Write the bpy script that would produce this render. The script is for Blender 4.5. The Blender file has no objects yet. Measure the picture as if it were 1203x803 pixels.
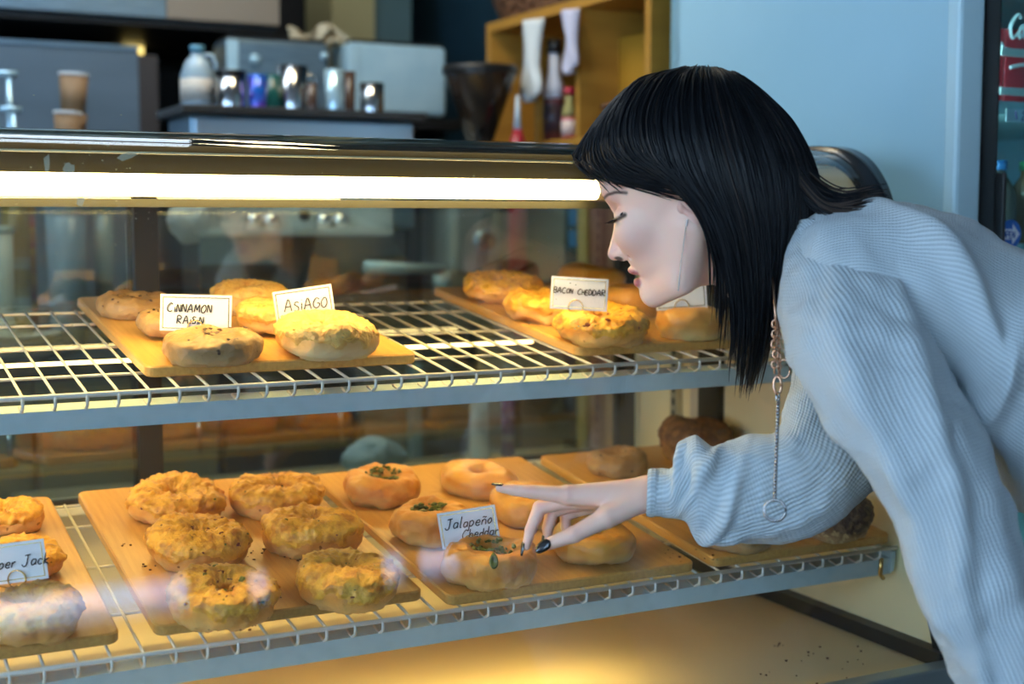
import bpy, bmesh, math, random
import numpy as np
from mathutils import Vector, Matrix
random.seed(7); RNG = np.random.default_rng(7)
C = bpy.context.scene.collection
SC = bpy.context.scene
# ---------------------------------------------------------------- camera
YAW, PITCH, FPX, CAMZ = math.radians(27), math.radians(5.2), 1600.0, 1.25
F_ = np.array([math.sin(YAW)*math.cos(PITCH), math.cos(YAW)*math.cos(PITCH), -math.sin(PITCH)])
R_ = np.array([math.cos(YAW), -math.sin(YAW), 0.0])
U_ = np.cross(R_, F_)
C_ = np.array([0, 0, CAMZ])
cam = bpy.data.cameras.new('camera'); co = bpy.data.objects.new('camera', cam); C.objects.link(co)
co.location = C_
co.rotation_euler = Matrix(((R_[0], U_[0], -F_[0]), (R_[1], U_[1], -F_[1]), (R_[2], U_[2], -F_[2]))).to_euler()
cam.sensor_width = 36; cam.lens = FPX/1203*36; cam.clip_start = .05; cam.clip_end = 60
cam.dof.use_dof = True; cam.dof.focus_distance = 1.58; cam.dof.aperture_fstop = 3.1
SC.camera = co
SC.view_settings.view_transform = 'Standard'; SC.view_settings.look = 'None'
SC.view_settings.gamma = 1; SC.view_settings.use_curve_mapping = False
SC.view_settings.exposure = 0.0
SC.cycles.max_bounces = 10; SC.cycles.transparent_max_bounces = 16; SC.cycles.caustics_reflective = False
SC.cycles.caustics_refractive = False; SC.cycles.sample_clamp_indirect = 4
try: SC.cycles.use_denoising = True
except Exception: pass
# ---------------------------------------------------------------- world and lights
w = bpy.data.worlds.new('sky'); SC.world = w; w.use_nodes = True
nt = w.node_tree; bgn = nt.nodes['Background']
tc = nt.nodes.new('ShaderNodeTexCoord'); nz = nt.nodes.new('ShaderNodeTexNoise'); nz.inputs['Scale'].default_value = 5; nz.inputs['Detail'].default_value = 6
cr = nt.nodes.new('ShaderNodeValToRGB'); cr.color_ramp.elements[0].position = .42; cr.color_ramp.elements[1].position = .58
cr.color_ramp.elements[0].color = (.20, .46, .85, 1); cr.color_ramp.elements[1].color = (.72, .88, 1, 1)
nt.links.new(tc.outputs['Generated'], nz.inputs['Vector']); nt.links.new(nz.outputs['Fac'], cr.inputs['Fac']); nt.links.new(cr.outputs['Color'], bgn.inputs['Color'])
bgn.inputs['Strength'].default_value = 8.0

def area(name, loc, target, sx, sy, power, col):
    l = bpy.data.lights.new(name, 'AREA'); l.shape = 'RECTANGLE'; l.size = sx; l.size_y = sy; l.energy = power; l.color = col
    o = bpy.data.objects.new(name, l); C.objects.link(o); o.location = loc
    o.rotation_euler = (Vector(target)-Vector(loc)).to_track_quat('-Z', 'Y').to_euler(); return o
area('window_daylight', (-2.44, .1, 1.55), (1.2, 1.1, 1.1), 2.6, 1.5, 19, (.44, .73, 1.0))
area('shopfront_daylight', (-1.2, -2.9, 1.6), (.8, 1.3, 1.1), 1.7, 1.5, 6, (.44, .73, 1.0))
area('kitchen_ceiling_lamp', (.2, 2.75, 2.6), (.3, 3.2, 1.0), 1.2, .5, 15, (.75, .88, 1.0))
area('cubby_ceiling_lamp', (.9, 2.5, 2.4), (1.6, 2.7, 1.2), .3, .3, 6, (1, .82, .5))

LAMP1, LAMP2, LAMP3 = 6.8, 3.0, 2.4   # watts of the case tube and of the tube under the upper shelf
def ray(x, y): return F_ + R_*(x-601.5)/FPX - U_*(y-401.5)/FPX
def atd(x, y, d): return Vector(C_ + ray(x, y)*d)
def atY(x, y, Y): r = ray(x, y); return Vector(C_ + r*Y/r[1])
def atX(x, y, X): r = ray(x, y); return Vector(C_ + r*X/r[0])
def atZ(x, y, Z): r = ray(x, y); return Vector(C_ + r*(Z-CAMZ)/r[2])

# ---------------------------------------------------------------- materials
def sock(n, *names):
    for a in names:
        if a in n.inputs: return n.inputs[a]
def mat(name, col, rough=.5, metal=0, spec=.5, emit=None, estr=0, sss=0, ssr=(.01,.004,.002), noise=None, bump=None, coat=0, sheen=0, trans=0, alpha=1):
    """noise=(scale, col2, lo, hi, stretch(xyz)), bump=(scale, strength, dist, stretch)"""
    m = bpy.data.materials.new(name); m.use_nodes = True; t = m.node_tree; b = t.nodes['Principled BSDF']
    b.inputs['Base Color'].default_value = (*col, 1); b.inputs['Roughness'].default_value = rough; b.inputs['Metallic'].default_value = metal
    sock(b, 'Specular IOR Level').default_value = spec
    if coat: b.inputs['Coat Weight'].default_value = coat; b.inputs['Coat Roughness'].default_value = .25
    if sheen: b.inputs['Sheen Weight'].default_value = sheen
    if trans: b.inputs['Transmission Weight'].default_value = trans
    if alpha < 1: b.inputs['Alpha'].default_value = alpha
    if emit: b.inputs['Emission Color'].default_value = (*emit, 1); b.inputs['Emission Strength'].default_value = estr
    if sss: b.inputs['Subsurface Weight'].default_value = sss; b.inputs['Subsurface Radius'].default_value = (1,.4,.2); b.inputs['Subsurface Scale'].default_value = ssr[0]
    tc = t.nodes.new('ShaderNodeTexCoord')
    def tex(scale, stretch, detail=5):
        mp = t.nodes.new('ShaderNodeMapping'); mp.inputs['Scale'].default_value = stretch
        n = t.nodes.new('ShaderNodeTexNoise'); n.inputs['Scale'].default_value = scale; n.inputs['Detail'].default_value = detail
        t.links.new(tc.outputs['Object'], mp.inputs['Vector']); t.links.new(mp.outputs['Vector'], n.inputs['Vector']); return n
    if noise:
        sc, c2, lo, hi, st = noise
        n = tex(sc, st); r = t.nodes.new('ShaderNodeValToRGB')
        r.color_ramp.elements[0].position = lo; r.color_ramp.elements[1].position = hi
        r.color_ramp.elements[0].color = (*col, 1); r.color_ramp.elements[1].color = (*c2, 1)
        t.links.new(n.outputs['Fac'], r.inputs['Fac']); t.links.new(r.outputs['Color'], b.inputs['Base Color'])
    if bump:
        sc, s, d, st = bump
        n = tex(sc, st, 4); bp = t.nodes.new('ShaderNodeBump'); bp.inputs['Strength'].default_value = s; bp.inputs['Distance'].default_value = d
        t.links.new(n.outputs['Fac'], bp.inputs['Height']); t.links.new(bp.outputs['Normal'], b.inputs['Normal'])
    return m
def thin_glass(name, tint, refl, rough=.0, ior=1.45):
    m = bpy.data.materials.new(name); m.use_nodes = True; t = m.node_tree; t.nodes.clear()
    o = t.nodes.new('ShaderNodeOutputMaterial'); mx = t.nodes.new('ShaderNodeMixShader'); tr = t.nodes.new('ShaderNodeBsdfTransparent')
    g = t.nodes.new('ShaderNodeBsdfGlossy'); g.inputs['Roughness'].default_value = rough; g.inputs['Color'].default_value = (1,1,1,1)
    lw = t.nodes.new('ShaderNodeFresnel'); lw.inputs['IOR'].default_value = ior
    geo = t.nodes.new('ShaderNodeNewGeometry')
    vt = t.nodes.new('ShaderNodeVectorMath'); vt.operation = 'DOT_PRODUCT'   # facing-independent fresnel: schlick
    t.links.new(geo.outputs['Normal'], vt.inputs[0]); t.links.new(geo.outputs['Incoming'], vt.inputs[1])
    ab = t.nodes.new('ShaderNodeMath'); ab.operation = 'ABSOLUTE'; t.links.new(vt.outputs['Value'], ab.inputs[0])
    om = t.nodes.new('ShaderNodeMath'); om.operation = 'SUBTRACT'; om.inputs[0].default_value = 1; t.links.new(ab.outputs[0], om.inputs[1])
    pw = t.nodes.new('ShaderNodeMath'); pw.operation = 'POWER'; pw.inputs[1].default_value = 5; t.links.new(om.outputs[0], pw.inputs[0])
    ml = t.nodes.new('ShaderNodeMath'); ml.operation = 'MULTIPLY_ADD'; ml.inputs[1].default_value = 1-refl; ml.inputs[2].default_value = refl
    t.links.new(pw.outputs[0], ml.inputs[0]); t.nodes.remove(lw)
    tr.inputs['Color'].default_value = (*tint, 1)
    t.links.new(ml.outputs[0], mx.inputs['Fac']); t.links.new(tr.outputs[0], mx.inputs[1]); t.links.new(g.outputs[0], mx.inputs[2]); t.links.new(mx.outputs[0], o.inputs['Surface'])
    return m
M = {}
# ---------------------------------------------------------------- mesh helpers
def link(name, me, m=None, parent=None, smooth=False):
    if smooth: me.polygons.foreach_set('use_smooth', [True]*len(me.polygons))
    o = bpy.data.objects.new(name, me); C.objects.link(o)
    if m is not None and not me.materials: me.materials.append(m)
    if parent is not None: o.parent = parent
    return o
def obj(name, bm, m=None, parent=None, smooth=False):
    me = bpy.data.meshes.new(name); bmesh.ops.recalc_face_normals(bm, faces=bm.faces); bm.to_mesh(me); bm.free()
    return link(name, me, m, parent, smooth)
def raw(name, V, Fc, m=None, parent=None, smooth=True):
    me = bpy.data.meshes.new(name); me.from_pydata([tuple(v) for v in V], [], [tuple(f) for f in Fc]); me.update()
    return link(name, me, m, parent, smooth)
def tag(o, label=None, cat=None, group=None, kind=None):
    if label: o['label'] = label
    if cat: o['category'] = cat
    if group: o['group'] = group
    if kind: o['kind'] = kind
    return o
def thing(name, label, cat, loc=(0,0,0), rz=0, group=None, rot=None):
    o = bpy.data.objects.new(name, None); C.objects.link(o); o.location = loc
    o.rotation_euler = rot if rot is not None else (0,0,rz); o.empty_display_size = .05
    return tag(o, label, cat, group)
def struct(o): o['kind'] = 'structure'; return o
def dup(root, loc, rot, label=None, group=None):
    r = root.copy(); C.objects.link(r); r.location = loc; r.rotation_euler = rot
    if label: r['label'] = label
    if group: r['group'] = group
    for ch in list(root.children):
        c = ch.copy(); C.objects.link(c); c.parent = r
        for g in ch.children:
            d = g.copy(); C.objects.link(d); d.parent = c
    return r
def bx(bm, c, s, rot=None, bev=0):
    r = bmesh.ops.create_cube(bm, size=1); vs = r['verts']
    for v in vs: v.co = Vector((v.co.x*s[0], v.co.y*s[1], v.co.z*s[2]))
    if bev:
        es = list({e for v in vs for e in v.link_edges})
        rr = bmesh.ops.bevel(bm, geom=es, offset=bev, segments=2, affect='EDGES', profile=.5)
        vs = list({v for f in rr['faces'] for v in f.verts} | {v for v in vs if v.is_valid})
    m = Matrix.Translation(c)
    if rot is not None: m = m @ rot
    for v in vs: v.co = m @ v.co
    return vs
def box(name, lo, hi, m, parent=None, bev=0, label=None):
    bm = bmesh.new(); lo = Vector(lo); hi = Vector(hi)
    bx(bm, (lo+hi)/2, [abs(a) for a in (hi-lo)], bev=bev)
    o = obj(name, bm, m, parent)
    if label: o['label'] = label
    return o
def tube_vf(pts, r, n=8, cap=True, flat=1.0):
    P = [np.array(p, float) for p in pts]; N = len(P); rr = r if hasattr(r, '__len__') else [r]*N
    V = []; Fc = []; up = np.array([0,0,1.0]); prev = None
    for i in range(N):
        t = P[min(i+1, N-1)]-P[max(i-1, 0)]; t = t/(np.linalg.norm(t)+1e-12)
        if prev is None:
            a = up if abs(t@up) < .9 else np.array([1.0,0,0]); u = np.cross(a, t)
        else: u = prev-(prev@t)*t
        u = u/(np.linalg.norm(u)+1e-12); prev = u; v = np.cross(t, u)
        for k in range(n):
            an = 2*math.pi*k/n; V.append(P[i]+rr[i]*(math.cos(an)*u+flat*math.sin(an)*v))
    for i in range(N-1):
        for k in range(n):
            a = i*n+k; b = i*n+(k+1) % n; Fc.append((a, b, b+n, a+n))
    if cap: Fc.append(tuple(range(n-1, -1, -1))); Fc.append(tuple(range((N-1)*n, N*n)))
    return V, Fc
def tube(name, pts, r, m, parent=None, n=8, flat=1.0):
    V, Fc = tube_vf(pts, r, n, True, flat); return raw(name, V, Fc, m, parent)
class Acc:
    def __init__(s): s.V = []; s.F = []
    def add(s, V, Fc):
        k = len(s.V); s.V.extend([tuple(v) for v in V]); s.F.extend([tuple(i+k for i in f) for f in Fc])
    def box(s, lo, hi):
        (a,b,c),(d,e,f) = lo, hi
        s.add([(a,b,c),(d,b,c),(d,e,c),(a,e,c),(a,b,f),(d,b,f),(d,e,f),(a,e,f)], [(3,2,1,0),(4,5,6,7),(0,1,5,4),(1,2,6,5),(2,3,7,6),(3,0,4,7)])
    def tube(s, pts, r, n=6): s.add(*tube_vf(pts, r, n))
    def build(s, name, m, parent=None, smooth=False): return raw(name, s.V, s.F, m, parent, smooth)
def lathe(name, prof, m, parent=None, n=28, loc=(0,0,0), smooth=True, rot=None, sy=1):
    V = []; Fc = []; K = len(prof)
    mt = Matrix.Translation(loc) @ (rot if rot is not None else Matrix.Identity(4))
    for r, z in prof:
        for k in range(n):
            a = 2*math.pi*k/n; V.append(mt @ Vector((r*math.cos(a), sy*r*math.sin(a), z)))
    for i in range(K-1):
        for k in range(n):
            a = i*n+k; b = i*n+(k+1) % n; Fc.append((a, b, b+n, a+n))
    Fc.append(tuple(range(n-1,-1,-1))); Fc.append(tuple(range((K-1)*n, K*n)))
    o = raw(name, V, Fc, m, parent, smooth)
    return o
def spline(P, n):
    """Catmull-Rom through rows of P, resampled to n rows"""
    P = np.array(P, float); K = len(P); out = []
    for q in np.linspace(0, K-1, n):
        i = min(int(q), K-2); t = q-i
        p0, p1, p2, p3 = P[max(i-1,0)], P[i], P[i+1], P[min(i+2,K-1)]
        out.append(.5*((2*p1)+(-p0+p2)*t+(2*p0-5*p1+4*p2-p3)*t*t+(-p0+3*p1-3*p2+p3)*t**3))
    return np.array(out)
# smooth value noise for displacement
_G = RNG.random((32,32,32))
def vnoise(P, scale):
    Q = np.asarray(P, float)*scale; I = np.floor(Q).astype(int); f = Q-I; f = f*f*(3-2*f); r = 0
    for dx in (0,1):
        for dy in (0,1):
            for dz in (0,1):
                wgt = (f[...,0] if dx else 1-f[...,0])*(f[...,1] if dy else 1-f[...,1])*(f[...,2] if dz else 1-f[...,2])
                r = r+wgt*_G[(I[...,0]+dx)%32, (I[...,1]+dy)%32, (I[...,2]+dz)%32]
    return r*2-1
def fnoise(P, scale, oct=3):
    r = 0; a = 1; s = 0
    for k in range(oct): r = r+a*vnoise(np.asarray(P)+7.3*k, scale*2**k); s += a; a *= .5
    return r/s
# implicit surfaces -> mesh (surface nets)
def nets(f, lo, hi, h):
    lo = np.array(lo, float); n = np.ceil((np.array(hi)-lo)/h).astype(int)+1
    ax = [lo[i]+h*np.arange(n[i]) for i in range(3)]
    X, Y, Z = np.meshgrid(*ax, indexing='ij'); D = f(X, Y, Z); S = D < 0
    c = np.zeros(tuple(n-1)+(3,)); cnt = np.zeros(tuple(n-1))
    nx, ny, nz_ = n-1
    for a in range(3):
        o = [0,1,2]; o.remove(a)
        for i in (0,1):
            for j in (0,1):
                s0 = [slice(0,nx),slice(0,ny),slice(0,nz_)]; s1 = list(s0)
                off = [0,0,0]; off[o[0]] = i; off[o[1]] = j
                s0 = tuple(slice(off[k], off[k]+(nx,ny,nz_)[k]) for k in range(3))
                off1 = list(off); off1[a] = 1
                s1 = tuple(slice(off1[k], off1[k]+(nx,ny,nz_)[k]) for k in range(3))
                d0 = D[s0]; d1 = D[s1]; x = (S[s0] != S[s1])
                t = np.where(x, d0/np.where(x, d0-d1, 1), 0)
                p = [np.full(t.shape, float(off[k])) for k in range(3)]; p[a] = t
                for k in range(3): c[..., k] += np.where(x, p[k], 0)
                cnt += x
    act = cnt > 0; idx = -np.ones(act.shape, int); idx[act] = np.arange(act.sum())
    I = np.argwhere(act); V = lo+h*(I+c[act]/cnt[act][:, None])
    Fs = []
    for a in range(3):
        b, d = [(1,2),(2,0),(0,1)][a]
        s0 = [slice(1,None)]*3; s0[a] = slice(0,-1)
        n0 = [slice(1,-1)]*3; n0[a] = slice(0,-1); n1 = [slice(1,-1)]*3; n1[a] = slice(1,None)
        A = S[tuple(n0)]; B = S[tuple(n1)]
        J = np.argwhere(A != B)
        off = np.ones(3, int); off[a] = 0; J0 = J+off
        fl = A[tuple(J.T)]
        def g(db, dd):
            K = J0.copy(); K[:, b] -= db; K[:, d] -= dd; return idx[tuple(K.T)]
        q = np.stack([g(1,1), g(0,1), g(0,0), g(1,0)], 1)
        q[~fl] = q[~fl][:, ::-1]; Fs.append(q)
    return V, np.concatenate(Fs)
def s_ell(X, Y, Z, c, r, rotz=0):
    x, y, z = X-c[0], Y-c[1], Z-c[2]
    if rotz:
        a = math.radians(rotz); ca, sa = math.cos(a), math.sin(a); x, y = ca*x+sa*y, -sa*x+ca*y
    k0 = np.sqrt((x/r[0])**2+(y/r[1])**2+(z/r[2])**2); k1 = np.sqrt((x/r[0]**2)**2+(y/r[1]**2)**2+(z/r[2]**2)**2)+1e-9
    return k0*(k0-1)/k1
def s_cone(X, Y, Z, a, b, ra, rb, flat=1.0):
    a = np.array(a, float); b = np.array(b, float); d = b-a; L = d@d
    t = np.clip(((X-a[0])*d[0]+(Y-a[1])*d[1]+(Z-a[2])*d[2])/L, 0, 1)
    return np.sqrt((X-a[0]-t*d[0])**2+(Y-a[1]-t*d[1])**2+((Z-a[2]-t*d[2])/flat)**2)-(ra+(rb-ra)*t)
def smin(a, b, k): h = np.clip(.5+.5*(b-a)/k, 0, 1); return b*(1-h)+a*h-k*h*(1-h)
def smax(a, b, k): return -smin(-a, -b, k)
# ================================================================ palette
M['cream'] = mat('cream_panel', (.86,.79,.50), .4, noise=(6,(.82,.74,.46),.35,.7,(1,1,1)))
M['deck'] = mat('cream_deck', (.85,.73,.44), .7, noise=(3,(.76,.64,.38),.35,.75,(1,1,1)))
M['black'] = mat('black_rubber', (.012,.012,.012), .45)
M['dark_metal'] = mat('dark_bronze_metal', (.022,.019,.014), .5, 0, .3)
M['white_wire'] = mat('white_coated_wire', (.70,.71,.66), .35)
M['lip'] = mat('painted_shelf_lip', (.48,.62,.66), .45, noise=(60,(.42,.56,.60),.45,.8,(1,1,1)))
M['chrome'] = mat('chrome', (.75,.75,.76), .12, 1)
M['steel'] = mat('brushed_steel', (.30,.42,.50), .38, .8, noise=(14,(.21,.31,.38),.3,.7,(1,1,12)))
M['bright_steel'] = mat('bright_steel', (.55,.76,.83), .45, .15, noise=(10,(.42,.64,.73),.35,.7,(1,1,1)))
M['hood'] = mat('lamp_reflector', (.011,.010,.0045), .7, 0, .1)
M['glass'] = thin_glass('front_glass', (.985,.995,.985), .05)
M['door_glass'] = thin_glass('door_glass', (.90,.94,.86), .15)
M['tube'] = mat('fluorescent_tube', (1,1,1), .3, emit=(1,.74,.32), estr=16)
M['bamboo'] = mat('bamboo_board', (.64,.37,.10), .36, noise=(9,(.50,.26,.06),.3,.75,(22,1.2,22)), coat=.1)
M['gold'] = mat('gold_wire', (.75,.5,.18), .25, 1)
M['card'] = mat('card_paper', (.80,.80,.82), .6)
M['ink'] = mat('black_ink', (.01,.01,.012), .5)
# ================================================================ setting
M['wall_dark'] = mat('kitchen_wall', (.020,.018,.016), .7)
M['wall_teal'] = mat('teal_wall', (.010,.040,.060), .6)
M['wall_shop'] = mat('shop_wall', (.30,.29,.27), .8)
M['floor'] = mat('tile_floor', (.20,.17,.14), .5, noise=(3,(.15,.13,.11),.4,.6,(1,1,1)))
M['ceil'] = mat('ceiling_paint', (.32,.32,.32), .9)
X0, X1, Y0, Y1, ZC = -2.5, 3.0, -3.0, 4.6, 2.8
struct(box('floor', (X0,Y0,-.05), (X1,Y1,0), M['floor']))
struct(box('ceiling', (X0,Y0,ZC), (X1,Y1,ZC+.05), M['ceil']))
struct(box('wall_back', (X0,Y1,0), (X1,Y1+.05,ZC), M['wall_dark']))
struct(box('wall_right', (X1,Y0,0), (X1+.05,Y1,ZC), M['wall_shop']))
struct(box('wall_kitchen_right', (1.86,2.4,0), (1.92,Y1,ZC), M['wall_teal']))
def wall_with_hole(name, axis, pos, a0, a1, holes, m, th=.05):
    """holes: (a,b,z0,z1) sorted along the wall"""
    acc = Acc(); cur = a0
    def put(p, q, z0, z1):
        if axis == 'y': acc.box((p, pos, z0), (q, pos+th, z1))
        else: acc.box((pos, p, z0), (pos+th, q, z1))
    for a, b, z0, z1 in holes:
        put(cur, a, 0, ZC); put(a, b, 0, z0); put(a, b, z1, ZC); cur = b
    put(cur, a1, 0, ZC)
    return struct(acc.build(name, m))
wall_with_hole('wall_front', 'y', Y0-.05, X0, X1, [(-2.1,-.3,.8,2.4), (.28,1.35,1.775,1.825), (1.60,1.70,1.775,1.815), (2.22,2.34,1.775,1.82), (2.40,2.62,1.775,1.82)], M['wall_shop'])
wall_with_hole('wall_left', 'x', X0-.05, Y0, Y1, [(-1.3,1.5,.8,2.35)], M['wall_shop'])
M['frame'] = mat('window_frame_paint', (.1,.1,.1), .5)
M['pane'] = thin_glass('window_pane', (.95,.97,1), .04)
def window(name, axis, pos, a, b, z0, z1):
    f = Acc(); t = .03 if z1-z0 > .3 else .003
    def put(p, q, zz0, zz1):
        if axis == 'y': f.box((p, pos-.03, zz0), (q, pos+.03, zz1))
        else: f.box((pos-.03, p, zz0), (pos+.03, q, zz1))
    put(a, b, z0, z0+t); put(a, b, z1-t, z1); put(a, a+t, z0, z1); put(b-t, b, z0, z1)
    o = struct(f.build(name, M['frame']))
    if axis == 'y': g = box('pane', (a, pos-.004, z0), (b, pos+.004, z1), M['pane'], o)
    else: g = box('pane', (pos-.004, a, z0), (pos+.004, b, z1), M['pane'], o)
window('window_1', 'y', Y0-.025, -2.1, -.3, .8, 2.4)
window('window_2', 'y', Y0-.025, .28, 1.35, 1.775, 1.825)
window('window_5', 'y', Y0-.025, 1.60, 1.70, 1.775, 1.815)
window('window_6', 'y', Y0-.025, 2.22, 2.34, 1.775, 1.82)
window('window_3', 'y', Y0-.025, 2.40, 2.62, 1.775, 1.82)
window('window_4', 'x', X0-.025, -1.3, 1.5, .8, 2.35)
# ================================================================ the display case
XE = 1.315; XL = -.75; YR = 2.06; ZF = .66
PROF = spline([(1.68,1.347),(1.60,1.349),(1.545,1.344),(1.51,1.331),(1.483,1.309),(1.461,1.276),(1.442,1.22),(1.415,1.12),(1.385,1.0),(1.352,.86),(1.320,.74),(1.297,.664)], 48)
case = thing('display_case', 'long bakery display case with curved glass front and lit interior', 'display case', ((XL+XE)/2, 1.7, 0))
def P(o):   # parent to the case, keep world placement
    o.parent = case; o.matrix_parent_inverse = case.matrix_basis.inverted(); return o
case_inv = Matrix.Translation((-(XL+XE)/2, -1.7, 0))
P(box('base_cabinet', (XL,1.33,.0), (XE+.02,YR+.05,ZF-.03), mat('case_base_paint', (.16,.15,.13), .5)))
P(box('deck_panel', (XL,1.29,ZF-.03), (XE,YR+.03,ZF), M['deck']))
P(box('front_sill', (XL,1.272,ZF-.035), (XE+.02,1.30,ZF+.012), mat('sill_aluminium', (.35,.42,.42), .35, .6), bev=.003))
# front glass (thin curved sheet with thickness)
V = []; Fc = []; K = len(PROF)
dn = []
for i in range(K):
    t = PROF[min(i+1,K-1)]-PROF[max(i-1,0)]; t = t/np.linalg.norm(t); dn.append(np.array([t[1], -t[0]]))
for off in (0, .005):
    for x in (XL, XE-.002):
        for i in range(K): V.append((x, PROF[i][0]-dn[i][0]*off, PROF[i][1]-dn[i][1]*off))
for i in range(K-1):
    Fc.append((i, i+1, K+i+1, K+i)); Fc.append((2*K+i, 3*K+i, 3*K+i+1, 2*K+i+1))
fg = P(raw('curved_front_glass', V, Fc, M['glass']))
# smudges on the glass
def prof_at(z):
    for i in range(K-1):
        if PROF[i][1] >= z >= PROF[i+1][1] and PROF[i][1] != PROF[i+1][1]:
            q = (PROF[i][1]-z)/(PROF[i][1]-PROF[i+1][1]); return PROF[i][0]+(PROF[i+1][0]-PROF[i][0])*q
    return PROF[0][0]
def on_glass(px, py):
    Y = 1.45
    for _ in range(12):
        p = atY(px, py, Y); Y = prof_at(p.z)
    p = atY(px, py, Y-.002); return p
M['smudge'] = mat('smudge', (.6,.65,.5), .8, alpha=.45)
sm = Acc(); r2 = random.Random(3)
for (px, py, w_, h_, a) in [(55,192,8,22,0),(81,198,13,15,.5),(95,236,9,13,.1),(150,183,26,9,-.2),(397,226,12,5,0)]:
    n = 12; pts = []
    for k in range(n):
        an = 2*math.pi*k/n; rr = .7+.5*r2.random(); x = math.cos(an)*w_/2*rr; y = math.sin(an)*h_/2*rr
        pts.append(on_glass(px+x*math.cos(a)-y*math.sin(a), py+x*math.sin(a)+y*math.cos(a)))
    c = on_glass(px, py); k0 = len(sm.V); sm.V += [tuple(p) for p in pts]+[tuple(c)]
    sm.F += [(k0+k, k0+(k+1)%n, k0+n) for k in range(n)]
for k in range(90):
    px = random.gauss(125, 45) if k < 45 else random.uniform(0,690); py = random.gauss(225, 45) if k < 45 else random.uniform(170,420)
    s = random.uniform(.4,1.1); q = [on_glass(px+dx*s, py+dy*s*.7) for dx, dy in ((-1,-1),(1,-1.2),(1.3,1),(-.8,.9))]
    k0 = len(sm.V); sm.V += [tuple(p) for p in q]; sm.F.append((k0,k0+1,k0+2,k0+3))
s_ = P(sm.build('glass_smudges', M['smudge'])); s_['kind'] = 'stuff'
# end panel following the glass curve
def ring_panel(name, x0, x1, poly, m):
    n = len(poly); V = [(x0, a, b) for a, b in poly]+[(x1, a, b) for a, b in poly]
    return raw(name, V, [tuple(range(n)), tuple(range(2*n-1, n-1, -1))]+[(i, i+n, (i+1)%n+n, (i+1)%n) for i in range(n)], m, smooth=False)
poly = [(a, b) for a, b in PROF[::2]]+[(1.297,ZF-.02),(YR+.03,ZF-.02),(YR+.03,1.347)]
P(ring_panel('end_panel', XE, XE+.012, poly, M['cream']))
tr = []; tri = []
for i in range(0, K): tr.append((PROF[i][0]-dn[i][0]*-.006, PROF[i][1]-dn[i][1]*-.006)); tri.append((PROF[i][0]-dn[i][0]*.02, PROF[i][1]-dn[i][1]*.02))
V = []; Fc = []
for x in (XE-.012, XE+.020):
    for L in (tr, tri): V += [(x, a, b) for a, b in L]
for i in range(K-1):
    a, b, c, d = i, K+i, 2*K+i, 3*K+i
    Fc += [(a,a+1,b+1,b),(c,d,d+1,c+1),(a,c,c+1,a+1),(b,b+1,d+1,d)]
P(raw('end_trim', V, Fc, mat('end_trim_black', (.02,.025,.03), .25)))
P(box('end_base_gasket', (XE-.022,1.30,ZF), (XE,YR,ZF+.02), M['black']))
P(box('end_vertical_gasket', (XE-.012,1.815,ZF), (XE,1.872,1.30), M['dark_metal']))
P(box('end_edge_strip', (XE-.012,1.872,ZF), (XE,1.895,1.30), mat('edge_strip', (.55,.52,.42), .4)))
# slotted standard that carries the shelves
pil = P(box('slotted_standard', (XE-.012,1.935,.70), (XE,1.955,1.28), mat('standard_metal', (.50,.47,.36), .35, .6)))
sl = Acc()
for k in range(26): sl.box((XE-.0135,1.942,.715+k*.0215), (XE-.0119,1.948,.727+k*.0215))
o = sl.build('slot', M['black'], pil); o['kind'] = 'stuff'
# top: hood, tube, top panel
P(box('top_panel', (XL,1.66,1.335), (XE+.02,YR+.03,1.352), mat('top_panel_metal', (.20,.22,.15), .35, .4)))
hood = [(1.665,1.337),(1.548,1.337),(1.548,1.331),(1.600,1.326),(1.600,1.287),(1.606,1.287),(1.606,1.328),(1.665,1.330)]
P(ring_panel('lamp_hood', XL, 1.30, hood, M['hood']))
tb = P(tube('lamp_tube', [(XL+.02,1.572,1.287),(.925,1.572,1.287)], .0128, M['tube'], n=20))
P(tube('lamp_end_cap', [(.925,1.572,1.287),(.945,1.572,1.287)], .0135, mat('lamp_cap', (.7,.6,.3), .4), n=20))
P(tube('glass_highlight_rod', [(XL,1.535,1.3215),(1.30,1.535,1.3215)], .0013, M['cream'], n=8))  # pale rod added to stand in for the reflected streak along the glass
P(box('lamp_lip', (XL,1.600,1.2625), (1.30,1.606,1.272), mat('lip_dark', (.05,.045,.02), .6)))
ul = P(tube('under_shelf_lamp', [(XL+.02,1.93,1.052),(1.02,1.93,1.052)], .0026, mat('under_shelf_tube', (1,1,1), .3, emit=(1,.74,.32), estr=7), n=10))
def strip_light(name, y, z, x0, x1, tgt, power, wd):
    l = bpy.data.lights.new(name, 'AREA'); l.shape = 'RECTANGLE'; l.size = x1-x0; l.size_y = wd; l.energy = power; l.color = (1,.68,.20)
    o = bpy.data.objects.new(name, l); C.objects.link(o); o.location = ((x0+x1)/2, y, z)
    o.rotation_euler = (math.atan2(tgt, 1), 0, 0); return o
strip_light('lamp_tube_light', 1.588, 1.2605, XL, .93, 0, LAMP1, .02)
P(tube('lower_shelf_lamp', [(XL+.02,1.455,.772),(.92,1.455,.772)], .0035, M['cream'], n=10))
strip_light('lower_shelf_light', 1.475, .767, XL, .90, 0, LAMP3, .012)
strip_light('under_shelf_light', 1.93, 1.045, XL, 1.02, -.35, LAMP2, .012)
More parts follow.
